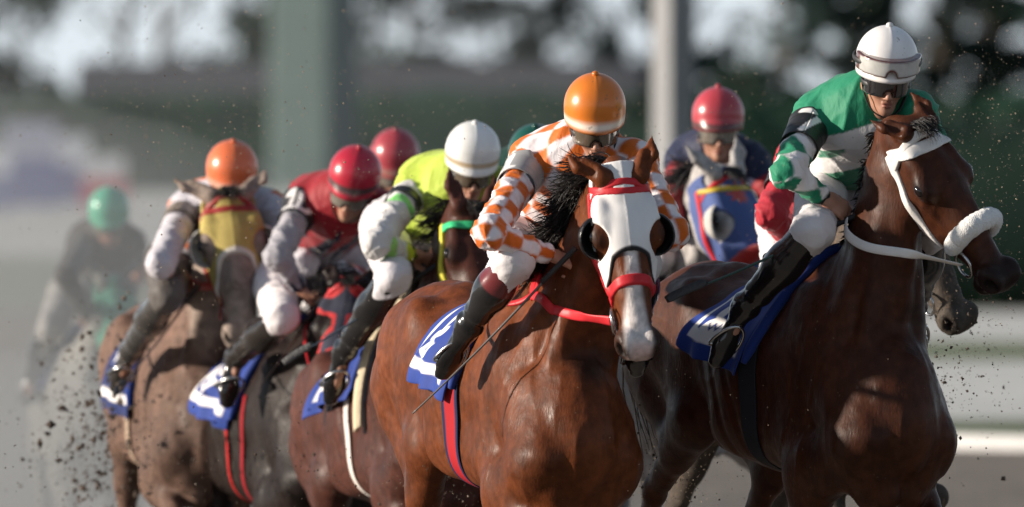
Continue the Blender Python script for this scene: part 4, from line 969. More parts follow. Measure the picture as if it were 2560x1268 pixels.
# 3: brown with the lime jockey
h3 = make_horse('h3', (1045, 762, 45.3), 17, pitch=9, poll=(1188, 515, 44.75), muzzle=(1222, 840, 44.45), nyaw=22, legs='C', res=.012, ear=((-.15, -.10, .02), (-.15, .09, .0)), coat=(.065, .023, .016), points=(.014, .011, .010), matname='coat_brown',
                label='brown racehorse in a green and yellow bridle, head beside the rump of the centre horse', nose=.12)
mane(h3, m_hair, 500, .17, .5, side=-1, seed=8); tail(h3, m_hair)
strap(h3, 'browband', leather('green_leather', (.05, .55, .22)), (.085, 0, 0), (1, 0, -.30), .032, .010, lambda X, Y, Z: -(Z+.10)+0*X+0*Y)
for s_ in (1, -1): strap(h3, 'cheekpiece', leather('yellow_leather', (.62, .55, .05)), (.075, s_*.08, -.12), (.20, 0, 1.0), .030, .009, lambda X, Y, Z, s=s_: np.maximum(np.maximum(-Y*s+.02, X-.47), .03-X)+0*Z)
strap(h3, 'noseband', MATS['yellow_leather'], (.40, 0, -.03), (1, 0, .25), .028, .010)
saddle_cloth(h3, m_cloth, cloth_number('2', emblem=False), xf=(.02, -.16), xb=(-.44, -.50), drop=.46, flare=.09, label='blue saddle cloth, its rear edge flapping up', seed=4.1); saddle(h3, m_black)
girth(h3, m_girth, x=-.20, w=.035, t0=.44, colfn=lambda u: np.array((.62, .56, .52))*np.ones((len(u), 3)))
e3 = make_jockey('j3', h3, 'jockey in lime yellow silks with green sleeve hoops, white cap with beige band', (1182, 376, 45.0), (8, 22, 2), (.76, .76, .74), [(93, 101, (.42, .32, .20))],
    (1035, 470, 45.25), (1270, 470, 45.1), (938, 610, -.33), (1040, 637, -.12), (985, 690, -.25), (862, 880, -.33), (835, 985, -.36), J_lime, hip=(1010, 560, 45.9), goggles='gold', pants=(.66, .63, .66),
    band=('', (.016, .016, .018), WHITE, .15, .195, 1, None), mud=.15, hump=.04)
make_whip(e3, (1062, 682, -.10), (708, 908, -.62), 'black riding whip with fine blue rings held by the jockey in lime', col=(.015, .03, .05), flap=.15)
# cream pad under the lime jockey's saddle
u_, v_ = np.meshgrid(np.linspace(0, 1, 14), np.linspace(0, 1, 60), indexing='ij')
for s_ in (-1, 1):
    p_ = skin(h3, .055+.05*u_-.10*v_, v_*.62, s_); p_ = p_+outward(h3, p_)*(.016+.020*np.sin(u_*pi))[..., None]
    Vp, Qp = sheet(p_, .012); tag(meshobj('saddle_pad', Vp, Qp, mat('cream_fleece', (.62, .52, .36), rough=.9, bump=.5, bscale=120, var=.1), h3.root), 'cream shoulder pad')
# 4: dark brown with the navy hood
def hood4(V):
    c = np.array((.013, .015, .034))*np.ones((len(V), 3)); R_ = (.42, .014, .016)
    for s in (1, -1):
        e = np.sqrt(((V[:, 0]-.205)/.060)**2+((V[:, 2]+.045)/.060)**2); e2 = np.sqrt(((V[:, 0]-.213+.25*(np.abs(V[:, 1])-.12))/.081)**2+((V[:, 1]*s-.130)/.062)**2); c = mixc(c, R_, np.maximum(sstep(1.26, 1.18, e), sstep(1.26, 1.18, e2)*(V[:, 2] > -.10))*(V[:, 1]*s > .02))
        e = np.sqrt(((V[:, 0]-.015)/.045)**2+((V[:, 1]-s*.062)/.043)**2+((V[:, 2]+.015)/.06)**2); c = mixc(c, R_, sstep(1.55, 1.40, e))
    return mixc(c, R_, sstep(.312, .318, V[:, 0]-1.0*np.clip(-V[:, 2]-.01, 0, 1)-6*V[:, 1]**2))
h4 = make_horse('h4', (765, 812, 47.4), 21, (872, 700, 46.75), (822, 985, 46.45), -12, 'D', res=.012, ear=((-.12, -.10, -.06), (-.12, .10, -.06)), coat=(.015, .0095, .008), points=(.010, .008, .008), matname='coat_dark_brown',
                label='dark brown racehorse in a navy hood with red edging, second row', nose=.06)
mane(h4, m_hair, 500, .18, .5, side=-1, seed=9); tail(h4, m_hair)
hood(h4, m_hood, hood4, (.205, -.045, .060, .060), front=.33, fcurve=1.0, label='navy hood with red edging round eye and ear holes')
bridle(h4, m_red, w=.026, browband=False, noseband=.42, off=.013); bit_ring(h4, m_steel)
saddle_cloth(h4, m_cloth, cloth_number('10'), xf=(.00, -.22), xb=(-.52, -.62), drop=.54, dropb=.42, flare=.05, label='blue saddle cloth with white stripe and number 10', seed=1.2); saddle(h4, m_black)
girth(h4, m_girth, x=-.24, w=.016, t0=.40, colfn=lambda u: np.array((.42, .02, .02))*np.ones((len(u), 3))); girth(h4, m_girth, x=-.10, w=.03, t0=.40, colfn=lambda u: np.array((.25, .012, .018))*np.ones((len(u), 3)), name='surcingle')
e4 = make_jockey('j4', h4, 'jockey in dark red and grey silks with number 10 on the arm and red cap', (888, 432, 47.0), (-12, 26, 13), (.42, .018, .040), [(95, 102, (.05, .035, .035))],
    (760, 505, 47.25), (965, 525, 47.15), (694, 640, -.28), (752, 724, -.14), (706, 794, -.27), (592, 893, -.34), (585, 945, -.36), J_red10, hip=(716, 655, 48.0), goggles='mud', pants=(.70, .66, .67),
    band=('10', (.016, .016, .018), WHITE, .02, .165, 1, (-.12, -1, .2)), mud=.35, hump=.05, boots=lambda V, t: np.array((.020, .016, .014))*np.ones((len(V), 3)), bootm='boot_dull')
make_whip(e4, (790, 770, -.10), (648, 968, -.42), 'thin dark riding whip held by the jockey with number 10', col=(.03, .025, .02), flap=0, r=.004)
rein(h4, m_red, [h4.po+h4.HM@np.array((.47, -.075, -.10)), to_l(h4, P(800, 965, 46.5)), to_l(h4, P(770, 900, 46.75)), to_l(h4, P(762, 830, 46.95)), to_l(h4, P(778, 772, 47.1))], w=.022)
# 5: dusty brown with the yellow hood
h5 = make_horse('h5', (488, 742, 48.3), 11, (570, 478, 47.75), (604, 752, 47.45), 5, 'A', res=.012, ear=((-.085, -.185, -.02), (-.09, .15, -.02)), coat=(.125, .075, .056), points=(.030, .022, .018), colfn=lambda c, V, hl, ih, n: mixc(c, np.array((.27, .215, .18)), ih*.9), matname='coat_dusty', rough=.6, HS=1.24,  # dusty head, its colour lightened further to stand in for missing light
                label='dusty brown racehorse in a muddy yellow hood, at the left of the pack', nose=.45)
mane(h5, m_hair, 300, .15, .5, side=-1, seed=10); tail(h5, m_hair)
hood(h5, m_hoodd, lambda V: mixc(np.array((.40, .315, .10))*np.ones((len(V), 3)), (.58, .55, .50), sstep(.238, .246, V[:, 0]-1.05*np.clip(-V[:, 2]-.01, 0, 1)-6*V[:, 1]**2)), (.205, -.050, .048, .046), front=.262, fcurve=1.05, label='muddy yellow hood with white edging', cups=mat('pale_cup', (.55, .54, .50), rough=.5, speck=.4))
bridle(h5, leather('dull_red_leather', (.28, .035, .03)), w=.024, noseband=None, off=.013)
saddle_cloth(h5, m_clothd, cloth_number('2', bcol=(.022, .035, .12)), xf=(.02, -.16), xb=(-.52, -.66), drop=.62, dropb=.50, flare=.05, label='muddy blue saddle cloth with white border', seed=3.3); saddle(h5, m_black)
girth(h5, m_girth, x=-.22, w=.05, t0=.50, colfn=lambda u: np.array((.36, .27, .20))*np.ones((len(u), 3)))
e5 = make_jockey('j5', h5, 'jockey in white silks with orange stripes and a plain orange-red cap', (580, 418, 48.0), (8, 22, 0), (.66, .155, .060), [(102, 109, (.50, .30, .22))],
    (462, 530, 48.3), (672, 520, 48.2), (398, 662, -.32), (444, 690, -.14), (420, 735, -.26), (325, 880, -.33), (300, 950, -.36), J_owhite, hip=(470, 640, 49.0), goggles='clear', pants=(.10, .09, .085),
    band=('2', (.15, .11, .075), (.26, .21, .16), .12, .28, 1, (-.1, -1, .1)), mud=.5, hump=.03, boots=lambda V, t: np.array((.04, .036, .034))*np.ones((len(V), 3)), bootm='boot_dull')
make_whip(e5, (478, 738, -.13), (288, 985, -.60), 'tan riding whip held by the jockey in white and orange', col=(.14, .09, .06), flap=.14, flapc=(.08, .06, .045))
rein(h5, MATS['dull_red_leather'], [h5.po+h5.HM@np.array((.46, -.075, -.10)), to_l(h5, P(555, 720, 47.65)), to_l(h5, P(505, 716, 47.8)), to_l(h5, P(478, 705, 48.0))], w=.022)
# 8: grey with the blue hood
def leaf(V):
    c = np.array((.060, .095, .25))*np.ones((len(V), 3)); a = np.arctan2(V[:, 1]-.0, -(V[:, 0]-.105)); r = np.hypot(V[:, 1]-.0, V[:, 0]-.105)
    return mixc(c, (.42, .07, .06), sstep(.004, -.004, r-(.040+.020*np.cos(a*9)*(.7+.3*np.cos(a))))*(V[:, 2] > -.07))
h8 = make_horse('h8', (1712, 610, 48.0), 24, (1822, 428, 47.3), (1928, 720, 47.12), 40, 'B', res=.012, ear=((-.135, -.165, -.01), (-.165, .10, .0)), coat=(.36, .34, .33), points=(.10, .09, .09), matname='coat_grey', rough=.6,
                label='grey racehorse in a blue hood with a red leaf and red fleece noseband', nose=.3)
mane(h8, mat('grey_hair', (.03, .028, .028), rough=.6, var=.4), 400, .18, .5, side=-1, seed=12); tail(h8, m_hair)
hood(h8, m_hood, leaf, (.205, -.045, .046, .046), front=.42, fcurve=.4, label='blue hood with a red leaf', cups=mat('fleece_cup', (.50, .48, .45), rough=.9, speck=.3))
strap(h8, 'browband', leather('yellow_band', (.50, .36, .05)), (.075, 0, 0), (1, 0, -.35), .022, .013, lambda X, Y, Z: -(Z+.105)+0*X+0*Y)
bridle(h8, m_red, w=.024, browband=False, noseband=None, off=.013); shadow_roll(h8, m_redfleece, .37, .034, 'red fleece noseband')
saddle_cloth(h8, m_cloth, cloth_number('7'), seed=2.2); saddle(h8, m_black)
e8 = make_jockey('j8', h8, 'jockey in navy silks with red sleeves, dusty red cap and muddy goggles', (1795, 286, 47.7), (2, 6, 0), (.40, .045, .060), [(101, 110, (.10, .035, .035))],
    (1708, 405, 47.95), (1880, 405, 47.85), (1672, 560, -.30), (1735, 610, -.08), (1650, 640, -.25), (1570, 790, -.32), (1540, 850, -.35), plain((.013, .018, .050), (.27, .014, .020)), hip=(1700, 530, 48.7), goggles='mud', mud=.45)
# 9: mud-spattered grey and the jockey in plain red
h9 = make_horse('h9', (2085, 655, 43.2), 28, (2258, 420, 42.5), (2385, 712, 42.42), 40, 'C', res=.014, coat=(.065, .052, .043), points=(.045, .037, .030), matname='coat_muddy_grey', rough=.7,
                label='mud-spattered grey racehorse, only its muzzle showing under the rightmost horse\'s head', nose=.9)
mane(h9, m_hair, 200, .15, .5, side=-1, seed=13); tail(h9, m_hair); bridle(h9, m_red, w=.024, noseband=None); bit_ring(h9, m_steel)
saddle_cloth(h9, m_cloth, cloth_number('0', emblem=False), seed=5.2); saddle(h9, m_black)
ps = pose(h9, (2120, 310, 43.0)); ps.update(shR=(1990, 395, 43.2), elR=(1925, 535, -.34), haR=(1985, 612, -.09), hip=(2000, 520, 43.9))
e9 = make_jockey('j9', h9, 'jockey in plain red silks with a black armband, half hidden behind the one in green', (2120, 310, 43.0), (5, 25, 0), (.10, .10, .12), [], jersey=plain((.40, .020, .035)), goggles='dark', band=('', (.016, .016, .018), WHITE, .13, .20, 1, None), mud=.2, res=.009, **ps)
# 6, 7: two more in the pack, 10: the straggler in the dust
h6 = make_horse('h6', (915, 735, 51.0), 18, (1010, 600, 50.5), (1030, 860, 50.3), 10, 'D', res=.016, coat=(.07, .035, .025), label='brown racehorse hidden behind the jockeys in lime and dark red', matname='coat_brown_far'); tail(h6, m_hair)
bridle(h6, m_black); saddle_cloth(h6, m_cloth, cloth_number('0', emblem=False), n=(50, 50)); saddle(h6, m_black)
e6 = make_jockey('j6', h6, 'jockey with a dusty pinkish red cap behind the one in lime', (988, 385, 51.0), (0, 25, 0), (.36, .050, .065), [(99, 107, (.26, .12, .09))], jersey=plain((.25, .02, .03)), goggles='mud', mud=.6, res=.011, **pose(h6, (988, 385, 51.0)))
h7 = make_horse('h7', (1275, 690, 45.9), 20, (1395, 560, 45.35), (1420, 860, 45.1), 10, 'A', res=.016, coat=(.05, .025, .02), label='brown racehorse hidden behind the centre horse', matname='coat_brown_far'); tail(h7, m_hair)
bridle(h7, m_black); saddle_cloth(h7, m_cloth, cloth_number('0', emblem=False), n=(50, 50)); saddle(h7, m_black)
e7 = make_jockey('j7', h7, 'jockey with a dark green cap behind the one in orange checks', (1338, 382, 45.6), (0, 25, 0), (.006, .07, .052), [], jersey=plain((.01, .05, .04)), goggles='dark', mud=.1, res=.011, **pose(h7, (1338, 382, 45.6)))
h10 = make_horse('h10', (235, 818, 60.0), 9, (285, 700, 59.4), (300, 905, 59.2), 6, 'C', res=.016, coat=(.20, .195, .18), points=(.12, .115, .11), label='pale grey racehorse in a green hood far behind in the dust', matname='coat_pale_grey', rough=.7, nose=.3); tail(h10, m_hair)
hood(h10, m_hoodd, lambda V: np.array((.06, .24, .17))*np.ones((len(V), 3)), (.205, -.045, .046, .046), front=.34, fcurve=.5, label='green hood')
bridle(h10, m_black, browband=False, noseband=.42); saddle_cloth(h10, m_clothd, cloth_number('0', emblem=False), n=(50, 50)); saddle(h10, m_black)
ps = pose(h10, (272, 520, 60.0)); ps.update(shR=(205, 610, 60.3), shL=(330, 610, 60.2), elR=(165, 690, -.40), elL=(350, 690, .36))
e10 = make_jockey('j10', h10, 'jockey in dark brown silks with a green cap far behind in the dust', (272, 520, 60.0), (0, 25, 0), (.08, .36, .24), [], jersey=plain((.040, .033, .030)), goggles='mud', mud=.5, res=.011, pants=(.28, .27, .26), **ps)

# ------------------------------------------------------------------ ground
def ground_z(x, y):
    x = np.asarray(x, float); y = np.asarray(y, float)
    pts = [(h.loc[0], h.loc[1], h.loc[2]+h.foot) for h in HORSES.values()]+[(0, 0, 0), (-6, 20, 0), (6, 20, 0), (-15, 50, -.4), (15, 50, -.2), (-8, 85, -.55), (8, 85, -.55), (0, 110, -.6), (-60, 100, -.6), (60, 100, -.6)]
    num = 0; den = 0
    for a, b, c in pts:
        w = 1/(((x-a)**2+(y-b)**2)+.4)**1.5; num = num+w*c; den = den+w
    z = num/den; return z+(-.6-z)*sstep(70, 120, np.hypot(x, y))
m_track = mat('track_sand', (.19, .165, .14), rough=.95, spec=.15, bump=.8, bscale=9, bdist=.05, var=.25, vscale=2.5)
gx = np.concatenate([[-2500, -800, -250, -90, -40, -20], np.arange(-12, 12.1, .5), [20, 40, 90, 250, 800, 2500]]); gy = np.concatenate([[-300, -50, 0, 15, 25], np.arange(30, 70, .5), np.arange(70, 120, 4), [150, 250, 500, 900, 1600, 3500]])
X, Y = np.meshgrid(gx, gy, indexing='ij'); Z = ground_z(X, Y); n1, n2 = X.shape
V = np.stack([X, Y, Z], -1).reshape(-1, 3); i, j = np.meshgrid(np.arange(n1-1), np.arange(n2-1), indexing='ij'); a = (i*n2+j).ravel()
tag(meshobj('track', V, np.stack([a, a+n2, a+n2+1, a+1], 1), m_track), kind='structure')

def flat(name, x0, x1, y0, y1, dz, m, nx=20, ny=6, z=None):
    gx = np.linspace(x0, x1, nx); gy = np.linspace(y0, y1, ny); X, Y = np.meshgrid(gx, gy, indexing='ij'); Z = -.6+dz+0*X if z is None else z(X, Y)
    V = np.stack([X, Y, Z], -1).reshape(-1, 3); i, j = np.meshgrid(np.arange(nx-1), np.arange(ny-1), indexing='ij'); a = (i*ny+j).ravel()
    return tag(meshobj(name, V, np.stack([a, a+ny, a+ny+1, a+1], 1), m), kind='structure')
m_pale = mat('pale_sand', (.54, .54, .51), rough=.95, spec=.1, bump=.5, bscale=3, bdist=.05, var=.12, vscale=.4)
m_turf = mat('turf', (.13, .16, .085), rough=.95, spec=.1, bump=.8, bscale=12, bdist=.06, var=.25, vscale=.8)
m_turfg = mat('dry_turf', (.20, .21, .165), rough=.95, spec=.1, bump=.8, bscale=12, bdist=.06, var=.2, vscale=.5)
flat('path', 2, 90, 97.4, 192, .006, m_pale); flat('turf_strip', 2, 90, 144, 158, .012, m_turf); flat('turf_strip', 2, 90, 101, 109, .012, m_turf)
flat('turf_course', -120, -3, 192, 312, .006, m_turfg)
flat('far_turn', -90, 30, 313, 352, 0, mat('far_sand', (.42, .42, .40), rough=.95, var=.08, vscale=.2), 30, 12, z=lambda X, Y: -.597+(Y-313)*.046)
# white kerb along the inside of the track
m_kerb = mat('white_paint', (.56, .555, .55), rough=.5, var=.08, vscale=3); m_post = mat('old_white_paint', (.19, .195, .205), rough=.6, var=.1, vscale=2)
kb = empty('kerb', (4.6, 97.5, -.6), R(-40)); tag(kb, 'low white kerb along the inside edge of the track at the lower right', 'kerb')
def boxm(c, s, bev=.0):
    x, y, z = np.asarray(s)/2.; V = np.array([(sx*x, sy*y, sz*z) for sx in (-1, 1) for sy in (-1, 1) for sz in (-1, 1)])+np.asarray(c)
    return V, np.array([(0, 1, 3, 2), (4, 6, 7, 5), (0, 4, 5, 1), (2, 3, 7, 6), (0, 2, 6, 4), (1, 5, 7, 3)])
kme = None
for i in range(7):
    if kme is None:
        V, F = boxm((0, 0, .06), (3.96, .4, .16)); o = meshobj('kerb_stone', V, F, m_kerb, kb, smooth=False); kme = o.data
        bv = o.modifiers.new('bevel', 'BEVEL'); bv.width = .02; bv.segments = 2
    else:
        o = o.copy(); COL.objects.link(o); o.parent = kb
    o.location = (-1.5+i*4, 0, 0)
# white furlong post
po_ = empty('post', (P(1683, 400, 108)[0], 108, -.62)); tag(po_, 'tall white post standing out of focus behind the pack', 'post')
V, F = boxm((0, 0, 4.0), (.31, .31, 8.0)); c_, s_ = cos(R(38)), sin(R(38)); V = V@np.array([(c_, s_, 0), (-s_, c_, 0), (0, 0, 1)])
o = meshobj('shaft', V, F, m_post, po_, smooth=False); bv = o.modifiers.new('bevel', 'BEVEL'); bv.width = .02; bv.segments = 2
V, F = boxm((0, 0, .15), (.7, .7, .3)); meshobj('footing', V, F, m_pale, po_, smooth=False); V, F = boxm((0, 0, 8.06), (.40, .40, .12)); meshobj('cap', V, F, m_post, po_, smooth=False)
# pale grey-green tower behind the far turn
tw = empty('tower', (P(785, 400, 356)[0], 356, -.6)); tag(tw, 'wide pale grey-green tower rising behind the far turn, out of focus', 'tower')
m_tw = mat('weathered_green', (.062, .100, .097), rough=.8, var=.15, vscale=1.)
rz_ = lambda V, a: V@np.array([(cos(a), sin(a), 0), (-sin(a), cos(a), 0), (0, 0, 1)])
V, F = boxm((0, 0, 7.0), (2.3, 2.3, 13.9)); o = meshobj('shaft', rz_(V, R(-24)), F, m_tw, tw, smooth=False); bv = o.modifiers.new('bevel', 'BEVEL'); bv.width = .25; bv.segments = 4
V, F = boxm((0, 0, 15.2), (4.2, 4.2, 2.4)); meshobj('cabin', V, F, m_tw, tw, smooth=False); V, F = boxm((0, 0, .3), (3.2, 3.2, .6)); meshobj('footing', V, F, m_pale, tw, smooth=False)
# hoardings on the far turn
for i, (px, wd, hgt, y0, c1, c2) in enumerate([(-40, 1.6, 1.9, 334, (.75, .75, .78), (.07, .09, .30)), (75, 1.7, 2.6, 336, (.03, .045, .28), (.42, .42, .52)), (182, 1.0, 2.1, 338, (.75, .76, .78), (.05, .06, .28)), (258, 1.35, 1.6, 335, (.72, .70, .70), (.55, .02, .04))]):
    p = P(px, 530, y0); hb = empty('hoarding', (p[0], y0, -.6+(y0-313)*.046))
    tag(hb, ['white and dark blue hoarding at the left edge of the far turn', 'tall dark blue hoarding with a pale top on the far turn', 'narrow white and blue hoarding beside the tall blue one', 'white hoarding with a red lower half, rightmost on the far turn'][i], 'hoarding', 'hoardings on the far turn')
    V, F = boxm((0, 0, .3+hgt*.28), (wd, .08, hgt*.56)); meshobj('lower_panel', V, F, mat('hb%d' % i, c2 if i != 1 else c1, rough=.5), hb, smooth=False)
    V, F = boxm((0, 0, .3+hgt*.56+.003+hgt*.22), (wd, .08, hgt*.44)); meshobj('upper_panel', V, F, mat('hc%d' % i, c1 if i != 1 else c2, rough=.5), hb, smooth=False)
    for s in (-1, 1):
        V, F = boxm((s*wd*.4, .07, .5), (.07, .06, 1.0)); meshobj('leg', V, F, mat('grey_metal', (.3, .3, .3), rough=.5), hb, smooth=False)
# long low building behind the hedge
bd = empty('building', (P(900, 240, 520)[0], 520, -.6)); tag(bd, 'long dark low building behind the hedge, far out of focus', 'building')
V, F = boxm((0, 0, 3.0), (26, 8, 6)); meshobj('wall', V, F, mat('dark_boards', (.055, .05, .058), rough=.8), bd, smooth=False)
V = np.array([(-13.5, -4.8, 6.0), (13.5, -4.8, 6.0), (13.5, 4.8, 6.0), (-13.5, 4.8, 6.0), (-13.5, 0, 7.6), (13.5, 0, 7.6)]); F = [np.array([(0, 1, 5, 4), (2, 3, 4, 5), (0, 3, 2, 1)]), np.array([(0, 4, 3), (1, 2, 5)])]
meshobj('roof', V+(0, 0, .003), F, mat('dark_roof', (.06, .06, .065), rough=.7), bd, smooth=False)
def leaves(c, r, n, size, rg, keep=None):
    """n leaf clumps spread through an ellipsoid, denser towards its shell"""
    d = rg.normal(size=(n, 3)); d /= np.linalg.norm(d, axis=1, keepdims=True); p = np.asarray(c)+d*np.asarray(r)*(rg.uniform(.25, 1, n)**.5)[:, None]
    if keep is not None: p = p[keep(p)]
    n = len(p); a = rg.normal(size=(n, 3)); a /= np.linalg.norm(a, axis=1, keepdims=True); b = np.cross(a, rg.normal(size=(n, 3))); b /= np.linalg.norm(b, axis=1, keepdims=True); s = size*rg.uniform(.5, 1.3, n)[:, None]
    cc = np.cross(a, b)*.25
    V = np.stack([p-a*s, p-b*s*.6+cc*s, p+a*s, p+b*s*.6+cc*s], 1).reshape(-1, 3); F = np.arange(4*n).reshape(-1, 4); col = np.repeat(rg.uniform(.65, 1.35, n), 4)
    return V, F, col
m_leaf = mat('foliage', rough=.7, spec=.3, attr=True, var=.2, vscale=.5); m_bark = mat('bark', (.09, .07, .055), rough=.9, bump=.6, bscale=6, var=.3)
# hedges: one in the distance across the picture, a nearer one at the right
rg = np.random.default_rng(3)
def hedge(x0, x1, y, h, dep, label, base=(.015, .052, .027), n=9000, sz=.16, dy=0.):
    e = empty('hedge', ((x0+x1)/2, y, -.6)); tag(e, label, 'hedge')
    nx = 60; gx = np.linspace(x0, x1, nx); ring = [(-dep/2, 0), (-dep*.52, h*.35), (-dep*.48, h*.8), (-dep*.3, h*.96), (0, h), (dep*.3, h*.96), (dep*.48, h*.8), (dep*.5, 0)]
    G = np.array([[(x-(x0+x1)/2, a+dy*(x-x0)/(x1-x0)+.2*wob(np.array([[x, z, 0.]]), .8, 3)[0], z*(1+.07*wob(np.array([[x, 0., 0.]]), .6, 4)[0])) for a, z in ring] for x in gx])
    V, F = sheet(G[:, ::-1], .2); meshobj('core', V, F, m_leaf, e, np.asarray(base)*.8*np.ones((len(V), 3)))
    xx = rg.uniform(x0, x1, n); q = rg.uniform(0, 1, n); rr = np.array(ring[:6]); t = np.linspace(0, 1, 6); p = np.stack([xx-(x0+x1)/2, np.interp(q, t, rr[:, 0])+dy*(xx-x0)/(x1-x0)+rg.normal(0, .12, n), np.interp(q, t, rr[:, 1])+rg.normal(0, .12, n)], 1)
    V, F, k = leaves((0, 0, 0), (0, 0, 0), n, sz, rg); V = V+np.repeat(p, 4, 0); k = k*np.repeat(1+.35*wob(p, .5, 6), 4)
    tag(meshobj('leaves', V, F, m_leaf, e, np.asarray(base)*k[:, None]), kind='stuff')
hedge(-60, 60, 455, 5.4, 6, 'wide dark green hedge across the background beyond the far turn', n=16000, sz=.30)
hedge(5.2, 44, 196, 3.3, 3.0, 'nearer dark green hedge at the right behind the pale path', n=12000, sz=.16, base=(.016, .042, .024))
# trees with sky showing between the crowns; gaps given as ellipses (x, z, rx, rz) at 550 m
def gp(px, py, rx, ry): p = P(px, py, 550.); k = FPX/550.; return (p[0], p[2], rx/k, ry/k)
gaps = [gp(*g) for g in [(320, 50, 190, 140), (290, 150, 170, 70), (360, 150, 80, 100), (130, 150, 60, 40), (560, 100, 50, 45), (650, -10, 70, 30), (950, 120, 60, 45), (1200, 95, 130, 55), (1410, 115, 70, 50), (1500, 30, 90, 60), (1600, 95, 60, 50), (1740, 40, 100, 110), (1870, 105, 120, 65), (1960, 50, 60, 50), (2440, 60, 42, 45), (2010, 185, 80, 30), (1480, 190, 110, 30), (60, 60, 40, 30), (1050, 20, 60, 25)]]
LK = .10
def keep(x0, y0):
    def f(p):
        X = (p[:, 0]+x0)*550/(p[:, 1]+y0); Z = CAMH+(p[:, 2]-.6-CAMH)*550/(p[:, 1]+y0); k = np.ones(len(p), bool); rnd = rg.uniform(0, 1, len(p))
        for q_, (a, b, c, d) in enumerate(gaps): LK = .01 if q_ in (0, 2, 11) else .22; e = np.hypot((X-a)/c, (Z-b)/d); k &= ~(rnd > sstep(.75, 1.25, e)*(1-LK)+LK)
        return k
    return f
nth = ['first', 'second', 'third', 'fourth', 'fifth', 'sixth', 'seventh', 'eighth', 'ninth', 'tenth', 'eleventh', 'twelfth']
TL = ['blurred leafy tree beyond the left edge of the picture', 'blurred leafy tree just outside the left edge']+['blurred dark leafy tree, %s from the left in the row behind the hedge' % nth[k] for k in range(11)]+['blurred leafy tree just outside the right edge', 'blurred leafy tree beyond the right edge of the picture']
for i in range(15):
    x = -30+i*4.3+rg.normal(0, .6); y = rg.uniform(535, 575); hh = rg.uniform(14, 18); dark = rg.uniform(.75, 1.15); e = empty('tree', (x, y, -.6)); tag(e, TL[i], 'tree', 'trees in the blurred row behind the hedge')
    V, F = tube(catmull([(0, 0, 0), (.1, 0, hh*.3), (-.1, .1, hh*.55), (.2, 0, hh*.85)], 16), np.linspace(.42, .08, 16), 10); tr = meshobj('trunk', V, F, m_bark, e)
    parts = []
    for k in range(7):
        a = rg.uniform(0, 6.28); z = hh*rg.uniform(.35, .8); V, F = tube(catmull([(0, 0, z*.9), (cos(a)*1.4, sin(a)*1.4, z+.8), (cos(a)*2.6, sin(a)*2.6, z+1.2)], 8), np.linspace(.14, .03, 8), 6); meshobj('limb', V, F, m_bark, tr)
    Vs = []
    for k in range(16):
        c = np.array((rg.normal(0, 1.7), rg.normal(0, 1.5), rg.uniform(5.2, hh))); r_ = rg.uniform(1.0, 1.9); V, F, kk = leaves(c, (r_*1.25, r_, r_*.8), 210, .34, rg, keep(x, y)); Vs.append((V, F, np.outer(kk*dark*rg.uniform(.7, 1.3), (.020, .048, .034))))
    V, F, c = join(Vs); meshobj('crown', V, F, m_leaf, e, c)
# ------------------------------------------------------------------ thrown dirt and dust
def dirt(name, spec, label, seed):
    r = np.random.default_rng(seed); B = np.array([(1, 0, 0), (-1, 0, 0), (0, 1, 0), (0, -1, 0), (0, 0, 1), (0, 0, -1)], float); T = np.array([(0, 2, 4), (2, 1, 4), (1, 3, 4), (3, 0, 4), (2, 0, 5), (1, 2, 5), (3, 1, 5), (0, 3, 5)])
    Vs, Fs, o = [], [], 0
    for (n, px, sx, py, sy, ya, yb, s0, s1) in spec:
        for _ in range(n):
            p = P(px+r.normal(0, sx), py+r.normal(0, sy), r.uniform(ya, yb)); s = s0*(s1/s0)**(r.uniform(0, 1)**2.2)
            if p[2] < -.3: continue
            Vs.append(B*r.uniform(.5, 1.4, (6, 1))*np.array((1, 1, 1))*s*r.uniform(.6, 1.5, 3)@rotm(r.normal(size=3), r.uniform(0, 3))+p); Fs.append(T+o); o += 6
    ob = meshobj(name, np.concatenate(Vs), np.concatenate(Fs), mat('wet_dirt', (.060, .040, .028), rough=.8, var=.4, vscale=20) if name == 'flying_dirt' else mat('dry_dirt', (.26, .20, .145), rough=.9, var=.5, vscale=40), smooth=False); tag(ob, label, 'flying dirt', kind='stuff')
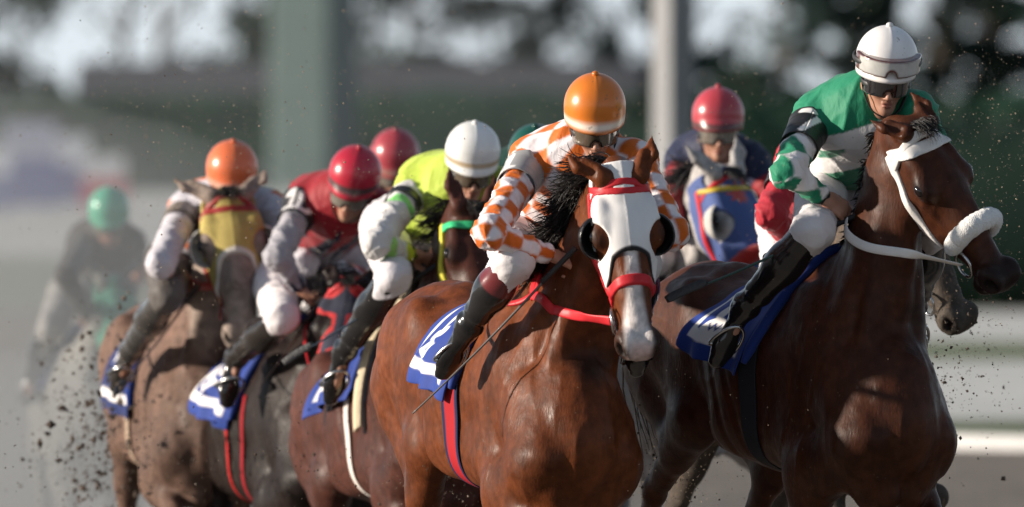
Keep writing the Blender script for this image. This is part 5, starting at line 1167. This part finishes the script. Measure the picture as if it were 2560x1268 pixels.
dirt('flying_dirt', [(520, 240, 70, 1090, 120, 46, 49, .003, .018), (160, 150, 80, 980, 150, 46.5, 49.5, .002, .008), (140, 320, 60, 900, 90, 46, 48, .002, .008), (500, 650, 300, 1160, 80, 42.5, 47, .0018, .007), (260, 1650, 60, 1180, 60, 40.6, 43, .0018, .006), (600, 330, 130, 1160, 90, 46, 49, .002, .009),
     (190, 2400, 80, 930, 110, 41, 44, .002, .009), (240, 2420, 90, 860, 130, 41, 44, .0015, .005), (140, 2330, 40, 960, 90, 41, 43, .002, .007)], 'clods of dark dirt flying up at the left of the pack and behind the rightmost horse', 5)
dirt('fine_dirt', [(2600, 500, 320, 330, 200, 41, 50, .0012, .0042), (1500, 1500, 600, 250, 180, 42, 50, .0012, .0040), (1500, 2450, 120, 450, 220, 40, 44, .0012, .0042), (1500, 1400, 700, 900, 260, 39.0, 44, .0009, .0024), (300, 1700, 80, 1180, 60, 41, 44, .0015, .004), (300, 1080, 60, 1200, 60, 42, 44, .0015, .004)], 'fine specks of dirt hanging in the air round the pack', 6)
def dust(name, c, r, dens, label, seed):
    V, F = uvsphere(40, 26); n = wob(V, 2.6, seed); V = V*(1+.16*n)[:, None]*np.asarray(r)
    m = bpy.data.materials.new(name+str(seed)); m.use_nodes = True; t = m.node_tree; t.nodes.clear()
    v = t.nodes.new('ShaderNodeVolumePrincipled'); o = t.nodes.new('ShaderNodeOutputMaterial'); t.links.new(v.outputs[0], o.inputs['Volume'])
    v.inputs['Color'].default_value = (.58, .60, .61, 1); v.inputs['Density'].default_value = dens; v.inputs['Anisotropy'].default_value = .2
    ob = meshobj(name, V, F, m, loc=c); tag(ob, label, 'dust', kind='stuff')
dust('dust_cloud', (-4.4, 56.5, .0), (4.6, 7.0, 2.5), .050, 'pale dust cloud hanging behind the pack on the left', 1)
dust('dust_cloud', (-2.6, 53, -.4), (3.4, 5.0, 1.5), .09, 'low dust billowing behind the left horses', 2)
dust('dust_cloud', (.0, 47.5, -.6), (3.0, 4.6, 1.25), .06, 'low dust round the hooves of the pack', 3)
dust('dust_cloud', (-4.8, 72, .6), (6.5, 14.0, 4.2), .0042, 'thin high dust veil behind the pack', 4)
